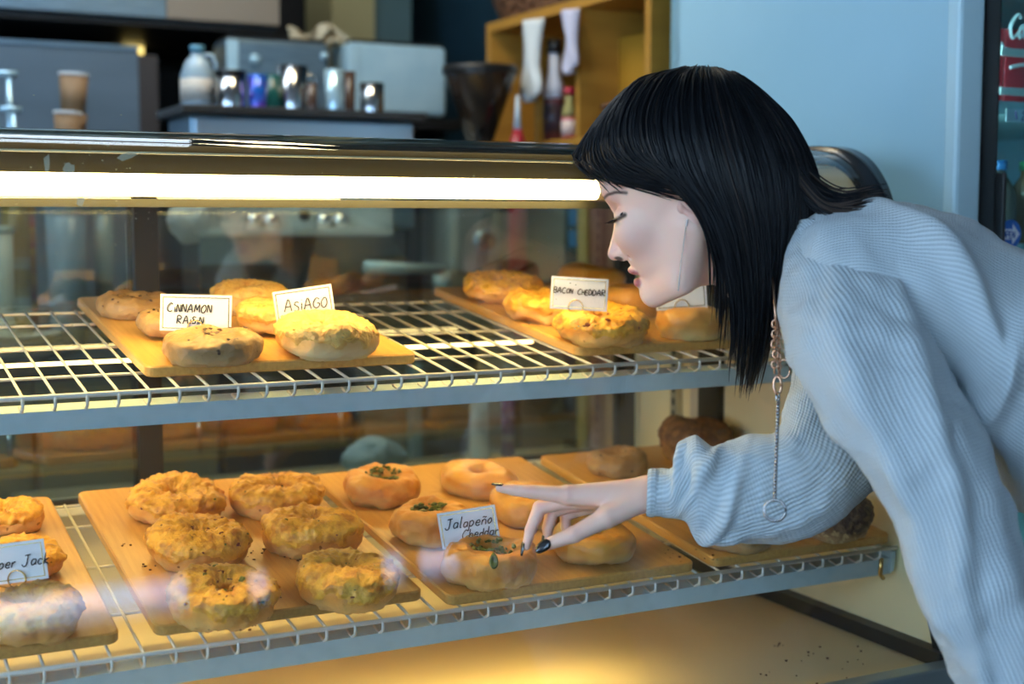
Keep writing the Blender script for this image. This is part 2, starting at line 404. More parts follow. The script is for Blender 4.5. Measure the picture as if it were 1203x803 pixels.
# rear sliding doors
P(box('rear_sill', (XL,2.035,ZF), (XE,2.10,.822), mat('rear_sill_cream', (.62,.60,.47), .4)))
P(box('rear_track', (XL,2.015,.822), (XE,2.10,.832), M['white_wire']))
P(box('rear_header', (XL,2.03,1.29), (XE,2.10,1.336), M['dark_metal']))
def door_panel(x0, x1, y, first):
    f = Acc()
    f.box((x0,y-.008,.832),(x0+.04,y+.012,1.29)); f.box((x1-.035,y-.008,.832),(x1,y+.012,1.29))
    f.box((x0,y-.008,.832),(x1,y+.012,.838)); f.box((x0,y-.008,1.284),(x1,y+.012,1.29))
    d = P(f.build('sliding_door', M['dark_metal']))
    g = box('door_pane', (x0+.04,y,.838), (x1-.035,y+.004,1.284), M['door_glass'], d)
door_panel(-.74, .452, 2.05, 1); door_panel(.415, 1.300, 2.072, 0)
# ================================================================ wire shelves
TILT = math.radians(7); TT = math.tan(TILT)
def wire_shelf(name, label, Yf, Zf, depth, xl, xr, cross, ulab):
    root = thing(name, label, 'shelf', (0, Yf, Zf), rot=(TILT,0,0))
    # local axes: x along, y up the slope
    V, Fc = tube_vf([(xl,0,0),(xr,0,0)], .0030, 8); raw('front_rail', V, Fc, M['white_wire'], root)
    for yy, zz in cross:
        V, Fc = tube_vf([(xl,yy,zz),(xr,yy,zz)], .0020, 6); raw('cross_wire', V, Fc, M['white_wire'], root)
    V, Fc = tube_vf([(0,depth,.002),(0,.02,.002),(0,.002,.0015),(0,-.004,-.002),(0,-.004,-.010),(0,.006,-.017),(0,.022,-.015)], .0018, 6)
    me = bpy.data.meshes.new('wire'); me.from_pydata([tuple(v) for v in V], [], Fc); me.materials.append(M['white_wire']); me.polygons.foreach_set('use_smooth', [True]*len(me.polygons))
    x = xl+.012
    while x < xr: 
        o = bpy.data.objects.new('wire', me); C.objects.link(o); o.parent = root; o.location = (x,0,0); x += .033
    box('front_lip', (xl,.004,-.0395), (xr,.007,-.0165), M['lip'], root)
    box('lip_flange', (xl,.007,-.0185), (xr,.035,-.0165), M['lip'], root)
    box('side_rail', (xr-.006,.0,-.035), (xr,depth,-.006), M['lip'], root)
    return root
YU, ZU = 1.50, CAMZ-.126*1.50
YL_, ZL_ = 1.40, CAMZ-.322*1.40
upper = wire_shelf('wire_shelf', 'upper white wire shelf with grey-blue front lip below the light tube', YU, ZU, .47, XL, XE-.004, [(.10,-.003),(.25,-.003),(.40,-.003),(.47,0)], '')
lower = wire_shelf('wire_shelf', 'lower white wire shelf nearest the case floor, holding four boards', YL_, ZL_, .50, XL, XE-.008, [(.12,-.003),(.27,-.003),(.42,-.003),(.50,0)], '')
hk = tube('hook', [(XE-.035,-.002,-.012),(XE-.035,-.003,-.035),(XE-.028,-.003,-.042)], .003, M['gold'], lower)
def on_shelf(px, py, Yf, Zf, h=0):
    r = ray(px, py); r = r/r[1]; Y = (Zf-CAMZ-Yf*TT+h/math.cos(TILT))/(r[2]-TT); return Vector(C_+r*Y)
BT = .013
def slope_pt(x, Y, Yf, Zf, h): # point at height h normal to the shelf
    s = (Y-Yf)
    return Vector((x, Y-h*math.sin(TILT), Zf+s*TT+h*math.cos(TILT)))
def board(x0, x1, yf, L, Yf, Zf, label, rz=0):
    c = slope_pt((x0+x1)/2, yf, Yf, Zf, .0045)
    bm = bmesh.new(); w = x1-x0
    rings = []
    for ins, z in ((.0018,0),(0,.0018),(0,BT-.0018),(.0018,BT)):
        r = .012-ins; rg = []
        for cx, cy, a0 in ((w/2-.012,.012,-90),(w/2-.012,L-.012,0),(-w/2+.012,L-.012,90),(-w/2+.012,.012,180)):
            for k in range(6): a = math.radians(a0+18*k); rg.append(bm.verts.new((cx+r*math.cos(a), cy+r*math.sin(a), z)))
        rings.append(rg)
    for q in range(3):
        for k in range(24): bm.faces.new((rings[q][k], rings[q][(k+1)%24], rings[q+1][(k+1)%24], rings[q+1][k]))
    bm.faces.new(rings[3]); bm.faces.new(rings[0][::-1])
    o = obj('serving_board', bm, M['bamboo']); o.location = c; o.rotation_euler = (TILT,0,rz)
    return tag(o, label, 'board', 'bamboo boards in the case')
board(-.03, .266, 1.425, .475, YL_, ZL_, 'bamboo board at the far left of the lower shelf under the pepper jack bagels')
board(.303, .612, 1.428, .480, YL_, ZL_, 'bamboo board on the lower shelf carrying six jalapeno-flecked cheese bagels')
board(.631, .975, 1.402, .490, YL_, ZL_, 'bamboo board on the lower shelf under the pointing hand')
board(1.004, 1.302, 1.405, .480, YL_, ZL_, 'bamboo board at the right end of the lower shelf below the sleeve')
board(.324, .655, 1.543, .455, YU, ZU, 'bamboo board on the upper shelf under the cinnamon raisin and asiago cards')
board(.876, 1.205, 1.536, .470, YU, ZU, 'bamboo board on the upper shelf under the bacon cheddar card')
# ================================================================ bagels
def dough_mat(name, base, crust, pale, spots=None, rough=.5, bumps=.5, spotscale=90, ps=.30):
    m = bpy.data.materials.new(name); m.use_nodes = True; t = m.node_tree; b = t.nodes['Principled BSDF']
    b.inputs['Roughness'].default_value = rough; sock(b,'Specular IOR Level').default_value = .35
    b.inputs['Subsurface Weight'].default_value = .12; b.inputs['Subsurface Radius'].default_value = (1,.5,.2); b.inputs['Subsurface Scale'].default_value = .006
    tc = t.nodes.new('ShaderNodeTexCoord')
    def noise(s, d=5, w=0):
        n = t.nodes.new('ShaderNodeTexNoise'); n.inputs['Scale'].default_value = s; n.inputs['Detail'].default_value = d
        at = t.nodes.new('ShaderNodeObjectInfo'); ad = t.nodes.new('ShaderNodeVectorMath'); ad.operation = 'ADD'
        t.links.new(tc.outputs['Object'], ad.inputs[0]); t.links.new(at.outputs['Random'], ad.inputs[1]); t.links.new(ad.outputs[0], n.inputs['Vector']); return n
    def ramp(n, lo, hi, a, c):
        r = t.nodes.new('ShaderNodeValToRGB'); r.color_ramp.elements[0].position = lo; r.color_ramp.elements[1].position = hi
        r.color_ramp.elements[0].color = (*a,1); r.color_ramp.elements[1].color = (*c,1); t.links.new(n, r.inputs['Fac']); return r
    r1 = ramp(noise(28).outputs['Fac'], .35, .65, base, crust)
    sx = t.nodes.new('ShaderNodeSeparateXYZ'); t.links.new(tc.outputs['Object'], sx.inputs[0])
    n2 = noise(35); ma = t.nodes.new('ShaderNodeMath'); ma.operation = 'MULTIPLY_ADD'; ma.inputs[1].default_value = .012; t.links.new(n2.outputs['Fac'], ma.inputs[0]); t.links.new(sx.outputs['Z'], ma.inputs[2])
    r2 = ramp(ma.outputs[0], .012, .026, (0,0,0), (1,1,1))
    mx = t.nodes.new('ShaderNodeMix'); mx.data_type = 'RGBA'
    t.links.new(r2.outputs['Color'], mx.inputs['Factor']); mx.inputs['A'].default_value = (*pale,1); t.links.new(r1.outputs['Color'], mx.inputs['B'])
    out = mx.outputs['Result']
    if spots:
        n3 = noise(spotscale, 2); r3 = ramp(n3.outputs['Fac'], ps, ps+.04, (1,1,1), (0,0,0))
        m2 = t.nodes.new('ShaderNodeMix'); m2.data_type = 'RGBA'; t.links.new(r3.outputs['Color'], m2.inputs['Factor'])
        t.links.new(out, m2.inputs['A']); m2.inputs['B'].default_value = (*spots,1); out = m2.outputs['Result']
    t.links.new(out, b.inputs['Base Color'])
    bp = t.nodes.new('ShaderNodeBump'); bp.inputs['Strength'].default_value = bumps; bp.inputs['Distance'].default_value = .003
    t.links.new(noise(130, 6).outputs['Fac'], bp.inputs['Height']); t.links.new(bp.outputs['Normal'], b.inputs['Normal'])
    return m
DM = {
 'plain': dough_mat('plain_dough', (.74,.39,.09), (.60,.26,.04), (.80,.58,.25), rough=.32, bumps=.3),
 'raisin': dough_mat('raisin_dough', (.42,.26,.115), (.31,.17,.065), (.48,.32,.16), (.07,.025,.012), rough=.42, bumps=.6, spotscale=70, ps=.27),
 'asiago': dough_mat('asiago_dough', (.80,.50,.20), (.70,.36,.11), (.86,.68,.38), rough=.5, bumps=.4),
 'cheddar': dough_mat('cheddar_dough', (.80,.40,.09), (.62,.25,.04), (.80,.50,.18), (.30,.12,.02), rough=.5, bumps=.5, ps=.27),
 'jalapeno': dough_mat('jalapeno_dough', (.74,.37,.09), (.56,.21,.035), (.80,.54,.20), rough=.42, bumps=.5),
 'crumb': dough_mat('crumb_dough', (.36,.19,.07), (.20,.09,.03), (.50,.32,.15), (.08,.03,.015), rough=.6, bumps=1, ps=.36),
 'seeded': dough_mat('seeded_dough', (.16,.10,.06), (.07,.04,.025), (.42,.28,.14), (.55,.42,.22), rough=.6, bumps=1, spotscale=150, ps=.42),
}
CM = {
 'asiago': mat('asiago_cheese', (.80,.50,.14), .45, noise=(70,(.62,.27,.05),.47,.72,(1,1,1)), bump=(190,.8,.003,(1,1,1)), sss=.15, ssr=(.004,)),
 'cheddar': mat('cheddar_cheese', (.88,.47,.06), .40, noise=(70,(.52,.19,.025),.44,.70,(1,1,1)), bump=(190,.8,.003,(1,1,1)), sss=.15, ssr=(.004,)),
 'crumb': mat('sugar_crumbs', (.24,.11,.04), .6, noise=(90,(.10,.04,.02),.4,.6,(1,1,1)), bump=(200,1,.003,(1,1,1))),
 'seeded': mat('seed_coating', (.20,.14,.09), .6, noise=(120,(.04,.03,.03),.42,.55,(1,1,1)), bump=(220,1,.003,(1,1,1))),
}
M['green'] = mat('jalapeno_flesh', (.16,.17,.02), .3, noise=(120,(.05,.06,.008),.4,.65,(1,1,1)))
M['bacon'] = mat('bacon_bit', (.20,.035,.015), .45)
M['raisin'] = mat('raisin_skin', (.05,.018,.01), .4)
M['crumbbit'] = mat('crumb_bit', (.16,.08,.035), .8)
M['shred'] = mat('cheese_shred', (.85,.50,.10), .45)
def bagel(kind, px, yb, wpx, shelf, label, seed, H=.46, hole=.18, toppings=(), hx=0, squash=1.0, group=None, rz=None):
    Yf, Zf = (YU, ZU) if shelf == 'u' else (YL_, ZL_)
    ry = wpx*(.095 if shelf == 'u' else .155)
    c = on_shelf(px, yb-ry, Yf, Zf, BT+.0045); d = (np.array(c)-C_)@F_
    R = wpx/2*d/FPX; rt = R*(1-hole)/2; Rc = R-rt; hh = R*2*H*(.86 if kind in ('plain','jalapeno') else .82)
    rs = random.Random(seed); ang = rs.uniform(0, 6.28) if rz is None else rz
    name = {'plain':'plain_bagel','raisin':'raisin_bagel','asiago':'asiago_bagel','cheddar':'cheddar_bagel','jalapeno':'jalapeno_bagel','crumb':'crumb_bagel','seeded':'seeded_bagel'}[kind]
    root = thing(name, label, 'bagel', c, rot=(Matrix.Rotation(TILT,4,'X')@Matrix.Rotation(ang,4,'Z')).to_euler(), group=group)
    NU, NV = 120, 54; u = np.arange(NU)*2*math.pi/NU; v = np.arange(NV)*2*math.pi/NV
    UU, VV = np.meshgrid(u, v, indexing='ij')
    def surf(off, amp, freq, ph):
        lob = 1+.05*np.cos(2*UU+seed)+.035*np.cos(3*UU+1.7*seed)
        cr, sr = np.cos(VV), np.sin(VV)
        rr = rt*(1+.06*np.cos(UU*2+seed*2.1))
        x0 = (Rc*lob+(rr*1.02+off)*np.sign(cr)*np.abs(cr)**.9)
        z0 = hh/2+(hh/2*(1+.10*np.cos(UU+seed*3))+off)*np.sign(sr)*np.abs(sr)**.85
        X = x0*np.cos(UU); Y = x0*np.sin(UU)*squash; Z = z0
        Pn = np.stack([X,Y,Z],-1); n = fnoise(Pn+seed*1.37+ph, freq, 3)
        big = fnoise(Pn+seed*3.1, 26, 2)*.006
        dx = np.stack([cr*np.cos(UU), cr*np.sin(UU), sr], -1)
        Pn = Pn+dx*(n*amp+big)[..., None]
        Pn[..., 2] = np.where(Pn[..., 2] < .003, .003*np.exp(np.minimum(Pn[..., 2]-.003, 0)/.01)*0+np.maximum(Pn[...,2]*.15, 0)+.0004*(Pn[...,2] > 0), Pn[..., 2])
        return Pn, dx
    Fc = [(i*NV+j, ((i+1)%NU)*NV+j, ((i+1)%NU)*NV+(j+1)%NV, i*NV+(j+1)%NV) for i in range(NU) for j in range(NV)]
    P0, D0 = surf(0, {'plain':.0014,'raisin':.0034,'asiago':.002,'cheddar':.0034,'jalapeno':.0034,'crumb':.003,'seeded':.003}[kind], 90, 0)
    raw('dough', P0.reshape(-1,3), Fc, DM[kind], root)
    ch = {'asiago':'asiago','cheddar':'cheddar','crumb':'crumb','seeded':'seeded'}.get(kind)
    if ch or 'cheese' in toppings:
        ch = ch or 'cheddar'
        mask = np.sin(VV)*1.1-.15+.75*fnoise(P0+5, 55, 3)+(.25 if kind in ('crumb','seeded') else 0)
        off = np.clip(mask*2.2, -1, 1)*.0022
        rg = fnoise(P0+9, {'asiago':170,'cheddar':150,'crumb':190,'seeded':260}[ch], 3)*{'asiago':.0058,'cheddar':.0078,'crumb':.0062,'seeded':.004}[ch]
        Pc = P0+D0*(off+np.where(mask > 0, np.abs(rg), 0))[..., None]
        raw({'crumb':'crumb_topping','seeded':'seed_topping'}.get(kind,'cheese_topping'), Pc.reshape(-1,3), Fc, CM[ch], root)
    def sp(uu, vv, lift=0):
        i = int(uu/(2*math.pi)*NU) % NU; j = int(vv/(2*math.pi)*NV) % NV; return P0[i,j]+D0[i,j]*lift, D0[i,j]
    def bits(nm, n, s, m, vlo, vhi, ulo=0, uhi=2*math.pi, flat=.4):
        acc = Acc()
        for k in range(n):
            p, dd = sp(rs.uniform(ulo,uhi), rs.uniform(vlo,vhi), .0008 if kind == 'raisin' else .0022)
            a = Vector(dd); q = a.to_track_quat('Z','Y').to_matrix(); an = rs.uniform(0,6); ss = s*rs.uniform(.5,1.3)
            pts = []
            for zz, sc in ((-1,.8),(0,1),(1,.6)):
                for t_ in range(6):
                    b_ = an+t_*math.pi/3; r_ = ss*sc*(1 if t_%3 else .7)
                    pts.append(Vector(p)+q@Vector((r_*math.cos(b_)*1.3, r_*math.sin(b_)*.8, zz*ss*flat)))
            fs = [tuple(range(5,-1,-1)), tuple(range(12,18))]+[(l*6+t_, l*6+(t_+1)%6, (l+1)*6+(t_+1)%6, (l+1)*6+t_) for l in (0,1) for t_ in range(6)]
            acc.add(pts, fs)
        o = acc.build(nm, m, root); o['kind'] = 'stuff'; return o
    h = math.pi/2
    if 'raisins' in toppings: bits('raisins', 22, .0022, M['raisin'], .1, 2.9, flat=.25)
    if 'bacon' in toppings: bits('bacon_bits', 34, .0034, M['bacon'], .4, 2.9)
    if 'bits' in toppings: bits('bacon_bits', 22, .0017, M['bacon'], .2, 3)
    if 'flecks' in toppings: bits('jalapeno_flecks', 20, .0024, M['green'], .6, 3)
    if 'greens' in toppings: bits('jalapeno_flecks', 60, .0033, M['green'], h+.45, 2.9, flat=.5)
    if 'chunks' in toppings: bits('jalapeno_chunks', 12, .0042, M['green'], h-.1, 2.6, flat=.5)
    if 'shreds' in toppings:
        acc = Acc()
        for k in range(22):
            uu = rs.uniform(0,6.28); vv = rs.uniform(.2,2.6); pts = []
            for q in range(6):
                p, dd = sp(uu+q*.05*rs.choice((1,1,-1)), vv+q*.07, .0022); pts.append(p)
            acc.tube(pts, .0011, 5)
        o = acc.build('cheese_shreds', M['shred'], root, True); o['kind'] = 'stuff'
    return root
bagel('raisin', 160, 378, 81, 'u', 'light brown raisin bagel at the back left corner of the upper left board', 1, H=.38, toppings=('raisins',))
bagel('raisin', 205, 402, 86, 'u', 'pale raisin bagel mostly hidden behind the cinnamon raisin card', 2, H=.42, toppings=('raisins',))
bagel('raisin', 248, 432, 114, 'u', 'grey-brown raisin bagel in front of the cinnamon raisin card', 3, H=.34, toppings=('raisins',))
bagel('asiago', 293, 374, 84, 'u', 'cheese-crusted asiago bagel at the back of the upper left board', 4, H=.46, toppings=('shreds',))
bagel('asiago', 322, 398, 88, 'u', 'asiago bagel half hidden behind the asiago card', 5, H=.44)
bagel('asiago', 381, 427, 119, 'u', 'large pale asiago bagel in front of the asiago card', 6, H=.42, toppings=('shreds',))
bagel('cheddar', 589, 361, 95, 'u', 'orange cheese bagel at the back left of the upper right board', 11, H=.34)
bagel('cheddar', 641, 384, 92, 'u', 'bacon cheddar bagel left of and behind the bacon cheddar card', 12, H=.38, toppings=('bits',))
bagel('cheddar', 706, 411, 114, 'u', 'bacon cheddar bagel with bacon pieces in front of its card', 13, H=.36, toppings=('bacon','flecks'))
bagel('plain', 693, 348, 76, 'u', 'smooth golden bagel peeking above the bacon cheddar card', 14, H=.42)
bagel('plain', 742, 375, 80, 'u', 'shiny golden bagel between the bacon cheddar card and the chin', 15, H=.46)
bagel('plain', 809, 402, 86, 'u', 'plain golden bagel on the upper shelf beside the dark hair', 16, H=.48)
bagel('cheddar', 8, 634, 78, 'l', 'yellow pepper jack bagel farthest back on the far left board', 21, H=.42)
bagel('cheddar', 30, 688, 92, 'l', 'pepper jack bagel behind the pepper jack card', 22, H=.44)
bagel('cheddar', 38, 762, 114, 'l', 'browned pepper jack bagel nearest the front on the far left board', 23, H=.46)
bagel('cheddar', 205, 622, 111, 'l', 'yellow speckled cheese bagel at the back left of the six on the second board', 24, H=.36, toppings=('bits','flecks'))
bagel('cheddar', 233, 674, 116, 'l', 'cheese bagel in the middle of the left row on the second board', 25, H=.40, toppings=('bits','flecks','bacon'))
bagel('cheddar', 264, 744, 123, 'l', 'bacon and jalapeno cheese bagel at the front left of the second board', 26, H=.44, toppings=('bacon','flecks','chunks'))
bagel('cheddar', 326, 613, 104, 'l', 'yellow cheese bagel at the back right of the six on the second board', 27, H=.36, toppings=('bits','flecks'))
bagel('cheddar', 366, 659, 108, 'l', 'cheese bagel with a browned crust in the middle of the right row', 28, H=.44, toppings=('bits','flecks'))
bagel('cheddar', 408, 719, 122, 'l', 'cheese bagel at the front right corner of the second board', 29, H=.38, toppings=('bits','flecks'))
bagel('jalapeno', 449, 600, 90, 'l', 'bagel topped with jalapeno pieces at the back left of the pointed-at board', 31, H=.44, hole=.22, toppings=('greens',))
bagel('jalapeno', 503, 644, 92, 'l', 'jalapeno bagel behind the jalapeno card', 32, H=.46, hole=.22, toppings=('greens',))
j3 = bagel('jalapeno', 577, 697, 106, 'l', 'jalapeno cheddar bagel under the fingertips with a green slice on its side', 33, H=.48, hole=.26, toppings=('greens',), rz=.6)
bagel('plain', 563, 591, 88, 'l', 'smooth pale golden bagel behind the tip of the index finger', 34, H=.40)
bagel('plain', 618, 622, 86, 'l', 'golden bagel half hidden behind the index finger', 35, H=.48)
bagel('plain', 697, 669, 96, 'l', 'plain shiny bagel right of the thumb', 36, H=.46, hole=.10)
bagel('raisin', 723, 564, 76, 'l', 'tan bagel with an open hole behind the wrist', 41, H=.36, hole=.3)
bagel('crumb', 815, 552, 82, 'l', 'brown crumb-coated bagel behind the folded sleeve', 42, H=.66)
bagel('raisin', 785, 608, 84, 'l', 'tan bagel mostly hidden behind the sweater cuff', 43, H=.34)
bagel('raisin', 861, 651, 88, 'l', 'brown raisin bagel peeking out below the sleeve', 44, H=.38, toppings=('raisins',))
bagel('seeded', 973, 639, 90, 'l', 'dark seed-covered bagel at the front right corner of the right board', 45, H=.58)
# jalapeno slice on the side of the pointed-at bagel
c0 = j3.matrix_basis.translation
q = Matrix.Translation(Vector(c0)+Vector((-.020,-.0475,.036)))@Vector((-.42,-.86,.30)).to_track_quat('Z','Y').to_matrix().to_4x4()
js = Acc(); V, Fc = [], []
NN = 24
for rr, zz in ((.0062,0),(.0066,.0015),(.0058,.003),(.0042,.003),(.0002,.0016)):
    for k in range(NN):
        a = 2*math.pi*k/NN; V.append(q@Vector((rr*.78*math.cos(a)*(1-.25*math.sin(a)), rr*1.45*math.sin(a), zz)))
for i in range(4):
    for k in range(NN): Fc.append((i*NN+k, i*NN+(k+1)%NN, (i+1)*NN+(k+1)%NN, (i+1)*NN+k))
jo = raw('jalapeno_slice', V, Fc, M['green']); jo.parent = j3; bpy.context.view_layer.update(); jo.matrix_parent_inverse = j3.matrix_world.inverted()
# loose crumbs
def crumbs(label, spots, shelf, n, seed):
    rs = random.Random(seed); acc = Acc(); Yf, Zf = (YU, ZU) if shelf == 'u' else (YL_, ZL_)
    for k in range(n):
        x, y, s = rs.choice(spots); px = rs.gauss(x, s); py = rs.gauss(y, s*.45)
        c = on_shelf(px, py, Yf, Zf, BT+.0045) if shelf != 'd' else atZ(px, py, ZF); r = rs.uniform(.0007,.0019)
        V = [c+Vector((r*rs.uniform(.7,1.3)*math.cos(a), r*rs.uniform(.7,1.3)*math.sin(a), z*r)) for z in (.1,1.0) for a in (0,1.2,2.5,3.8,5)]
        acc.add(V, [(4,3,2,1,0),(5,6,7,8,9)]+[(i,(i+1)%5,(i+1)%5+5,i+5) for i in range(5)])
    o = acc.build('crumbs', M['crumbbit']); tag(o, label, 'crumbs', kind='stuff')
crumbs('dark crumbs scattered around the cheese bagels on the second board', [(185,640,6),(170,665,8),(305,650,8),(325,700,6),(350,655,9),(150,640,5),(290,735,8)], 'l', 60, 5)
crumbs('few crumbs on the right board in front of the tan bagels', [(800,650,12),(835,655,10),(960,650,14),(700,580,6)], 'l', 22, 6)
crumbs('crumbs fallen on the cream deck at the bottom right of the case', [(915,757,3),(955,770,20),(1000,775,20),(980,790,30),(890,790,8)], 'd', 26, 8)
# ================================================================ name cards
GL = {
 'A':[[(0,0),(.32,1),(.62,0)],[(.12,.38),(.5,.38)]], 'B':[[(0,0),(0,1),(.4,.95),(.42,.6),(0,.52),(.5,.42),(.48,.05),(0,0)]],
 'C':[[(.6,.85),(.3,1),(0,.6),(.05,.15),(.35,0),(.6,.12)]], 'D':[[(0,0),(0,1),(.45,.8),(.55,.4),(.35,.05),(0,0)]],
 'E':[[(.5,1),(0,1),(0,0),(.5,0)],[(0,.5),(.4,.5)]], 'G':[[(.6,.85),(.3,1),(0,.6),(.05,.15),(.35,0),(.6,.2),(.6,.45),(.35,.45)]],
 'H':[[(0,0),(0,1)],[(.5,0),(.5,1)],[(0,.5),(.5,.5)]], 'I':[[(.1,0),(.1,.7)],[(.1,.95),(.13,1)]],
 'J':[[(.1,.95),(.6,1)],[(.4,1),(.35,.1),(.1,0),(-.05,.2)]], 'K':[[(0,0),(0,1)],[(.5,1),(.02,.45),(.55,0)]],
 'M':[[(0,0),(.08,1),(.32,.3),(.58,1),(.66,0)]], 'N':[[(0,0),(.02,1),(.48,0),(.5,1)]], 'O':[[(.3,1),(0,.6),(.08,.1),(.35,0),(.58,.4),(.5,.9),(.3,1)]],
 'P':[[(0,0),(0,1),(.45,.9),(.45,.55),(0,.48)]], 'R':[[(0,0),(0,1),(.45,.9),(.42,.58),(0,.5),(.55,0)]], 'S':[[(.5,.9),(.2,1),(.02,.75),(.45,.4),(.4,.05),(0,.08)]],
 'a':[[(.4,.5),(.1,.5),(0,.2),(.15,0),(.4,.2),(.4,.5),(.42,0)]], 'l':[[(.08,1.05),(.05,.1),(.16,0)]], 'p':[[(.02,.5),(0,-.4)],[(.0,.4),(.25,.52),(.4,.25),(.2,0),(.02,.1)]],
 'e':[[(.02,.28),(.38,.3),(.3,.52),(.08,.45),(.0,.2),(.18,0),(.4,.1)]], 'ñ':[[(.0,0),(.02,.5)],[(.02,.35),(.2,.52),(.38,.4),(.4,0)],[(.02,.72),(.14,.8),(.26,.7),(.4,.78)]],
 'o':[[(.2,.5),(0,.25),(.15,0),(.38,.2),(.3,.48),(.2,.5)]], 'c':[[(.38,.42),(.15,.52),(0,.25),(.15,0),(.38,.08)]], 'k':[[(0,0),(.02,1)],[(.36,.5),(.04,.24),(.4,0)]],
 'r':[[(0,0),(0,.5)],[(0,.32),(.18,.5),(.34,.46)]], 'h':[[(0,0),(.02,1)],[(.02,.32),(.2,.5),(.38,.38),(.4,0)]], 'd':[[(.4,1),(.4,0)],[(.4,.4),(.15,.5),(0,.25),(.15,0),(.4,.12)]],
 '.':[[(.05,0),(.1,.04)]], 'n':[[(0,0),(.02,.5)],[(.02,.35),(.2,.52),(.38,.4),(.4,0)]],
 '0':[[(.3,1),(0,.6),(.08,.1),(.35,0),(.58,.4),(.5,.9),(.3,1)]], '2':[[(.02,.75),(.2,1),(.45,.8),(.3,.4),(0,0),(.5,.03)]], '5':[[(.5,1),(.05,1),(0,.55),(.35,.6),(.5,.3),(.3,0),(0,.1)]],
}
def writing(txt, x, y, h, th, slant=.12, seed=0, z=.0009, flat=True):
    """pen strokes in the xz plane facing -y; returns Acc in card space"""
    acc = Acc(); rs = random.Random(seed); cx = x
    for ch in txt:
        if ch == ' ': cx += h*.45; continue
        g = GL[ch]; s = h*(1 if ch.islower() or ch in 'CBDRAJP' else .86)*rs.uniform(.94,1.05); dy = rs.uniform(-.05,.05)*h
        wmax = max(p[0] for st in g for p in st)
        for st in g:
            pts = [(cx+(p[0]+slant*p[1])*s, -z, y+dy+p[1]*s) for p in st]
            if len(pts) > 2: pts = [tuple(q) for q in spline(pts, 4*len(pts))]
            V, Fc = tube_vf(pts, th, 5); V = [(a, -z+(b+z)*.2, c) for a, b, c in V]; acc.add(V, Fc)
        cx += (wmax+.21)*s
    return acc
def card(label, pts, d, lines, base, seed, yaw=0, ring=None, roll=None):
    """pts: left-top, right-top, left-bottom pixel corners at depth d"""
    tl, tr_, bl = (atd(*p, d) for p in pts); W = (tr_-tl).length; Hh = (bl-tl).length
    X = (tr_-tl).normalized(); Z = (tl-bl); Z = (Z-X*Z.dot(X)).normalized(); Yv = Z.cross(X)
    # turn about the vertical so the card faces out of the case
    Mx = Matrix(((X.x,Yv.x,Z.x),(X.y,Yv.y,Z.y),(X.z,Yv.z,Z.z)))
    c = (tr_+bl)/2-Z*Hh/2
    root = thing('name_card', label, 'sign', c, rot=Mx.to_euler(), group=None)
    bm = bmesh.new(); bx(bm, (0,.0006,Hh/2), (W,.0008,Hh)); obj('card', bm, M['card'], root)
    a = Acc(); e = .003; t = .00045
    x0, x1, z0, z1 = -W/2+e, W/2-e, e, Hh-e
    a.box((x0,-.0003,z0),(x1,.0003,z0+2*t)); a.box((x0,-.0003,z1-2*t),(x1,.0003,z1)); a.box((x0,-.0003,z0),(x0+2*t,.0003,z1)); a.box((x1-2*t,-.0003,z0),(x1,.0003,z1))
    a.build('gold_border', M['gold'], root)
    acc = Acc()
    for (txt, x, y, h) in lines:
        w_ = writing(txt, -W/2+x*W, y*Hh, h*Hh, .00072, seed=seed, slant=(.12 if txt.isupper() else .32)); acc.add(w_.V, w_.F)
    acc.build('handwriting', M['ink'], root)
    # spiral wire holder
    rc = (W*(ring-.5) if ring is not None else 0)
    pts_ = [(rc+.0095*math.cos(t_), -.0022+.0004*t_, .0035+.0095*math.sin(t_)) for t_ in np.linspace(-.6, 2*math.pi+math.pi+.6, 40)]
    tube('wire_ring', pts_, .0007, M['gold'], root, 6)
    # foot: wire down to a disc on the board
    foot = Mx.inverted() @ (base-c)
    tube('wire_stem', [(rc,.002,-.004), (rc*.6+foot[0]*.4, .002+foot[1]*.5, foot[2]*.5), (foot[0], foot[1], foot[2]+.0015)], .0009, M['gold'], root, 6)
    rot = Mx.inverted().to_4x4()@Matrix.Rotation(TILT,4,'X')
    lathe('disc_foot', [(.0001,.0),(.013,.0),(.013,.0015),(.001,.003)], M['gold'], root, n=20, loc=foot, rot=rot)
    return root
def bb(px, py, sh): return on_shelf(px, py, *((YU,ZU) if sh=='u' else (YL_,ZL_)), BT+.0045)
card('white name card reading Cinnamon Raisin in black pen on the upper shelf', [(189,345),(273,347),(187,388)], 1.628, [('CINNAMON',.10,.52,.24),('RAISIN',.24,.20,.22)], bb(233,402,'u'), 1, ring=.5)
card('tilted white name card reading Asiago in black pen', [(321,343),(390,333),(325,387)], 1.70, [('ASIAGO',.16,.42,.30)], bb(352,392,'u'), 2, ring=.5)
card('white name card reading Bacon Cheddar on the upper right board', [(649,324),(716,328),(645,362)], 1.80, [('BACON',.05,.50,.17),('CHEDDAR',.47,.48,.17)], bb(682,382,'u'), 3, ring=.45)
card('white name card behind the chin at the right of the upper shelf', [(772,327),(832,323),(768,365)], 1.86, [], bb(800,375,'u'), 4, ring=.5)
card('white name card reading Jalapeño Cheddar below the index finger', [(515,603),(583,592),(518,646)], 1.660, [('Jalapeño',.10,.52,.27),('Cheddar',.36,.20,.23)], bb(552,655,'l'), 5, ring=.5)
card('white name card reading Pepper Jack cut off by the left frame edge', [(-28,643),(53,632),(-26,690)], 1.44, [('Pepper Jack.',.02,.38,.27)], bb(12,702,'l'), 6, ring=.55)
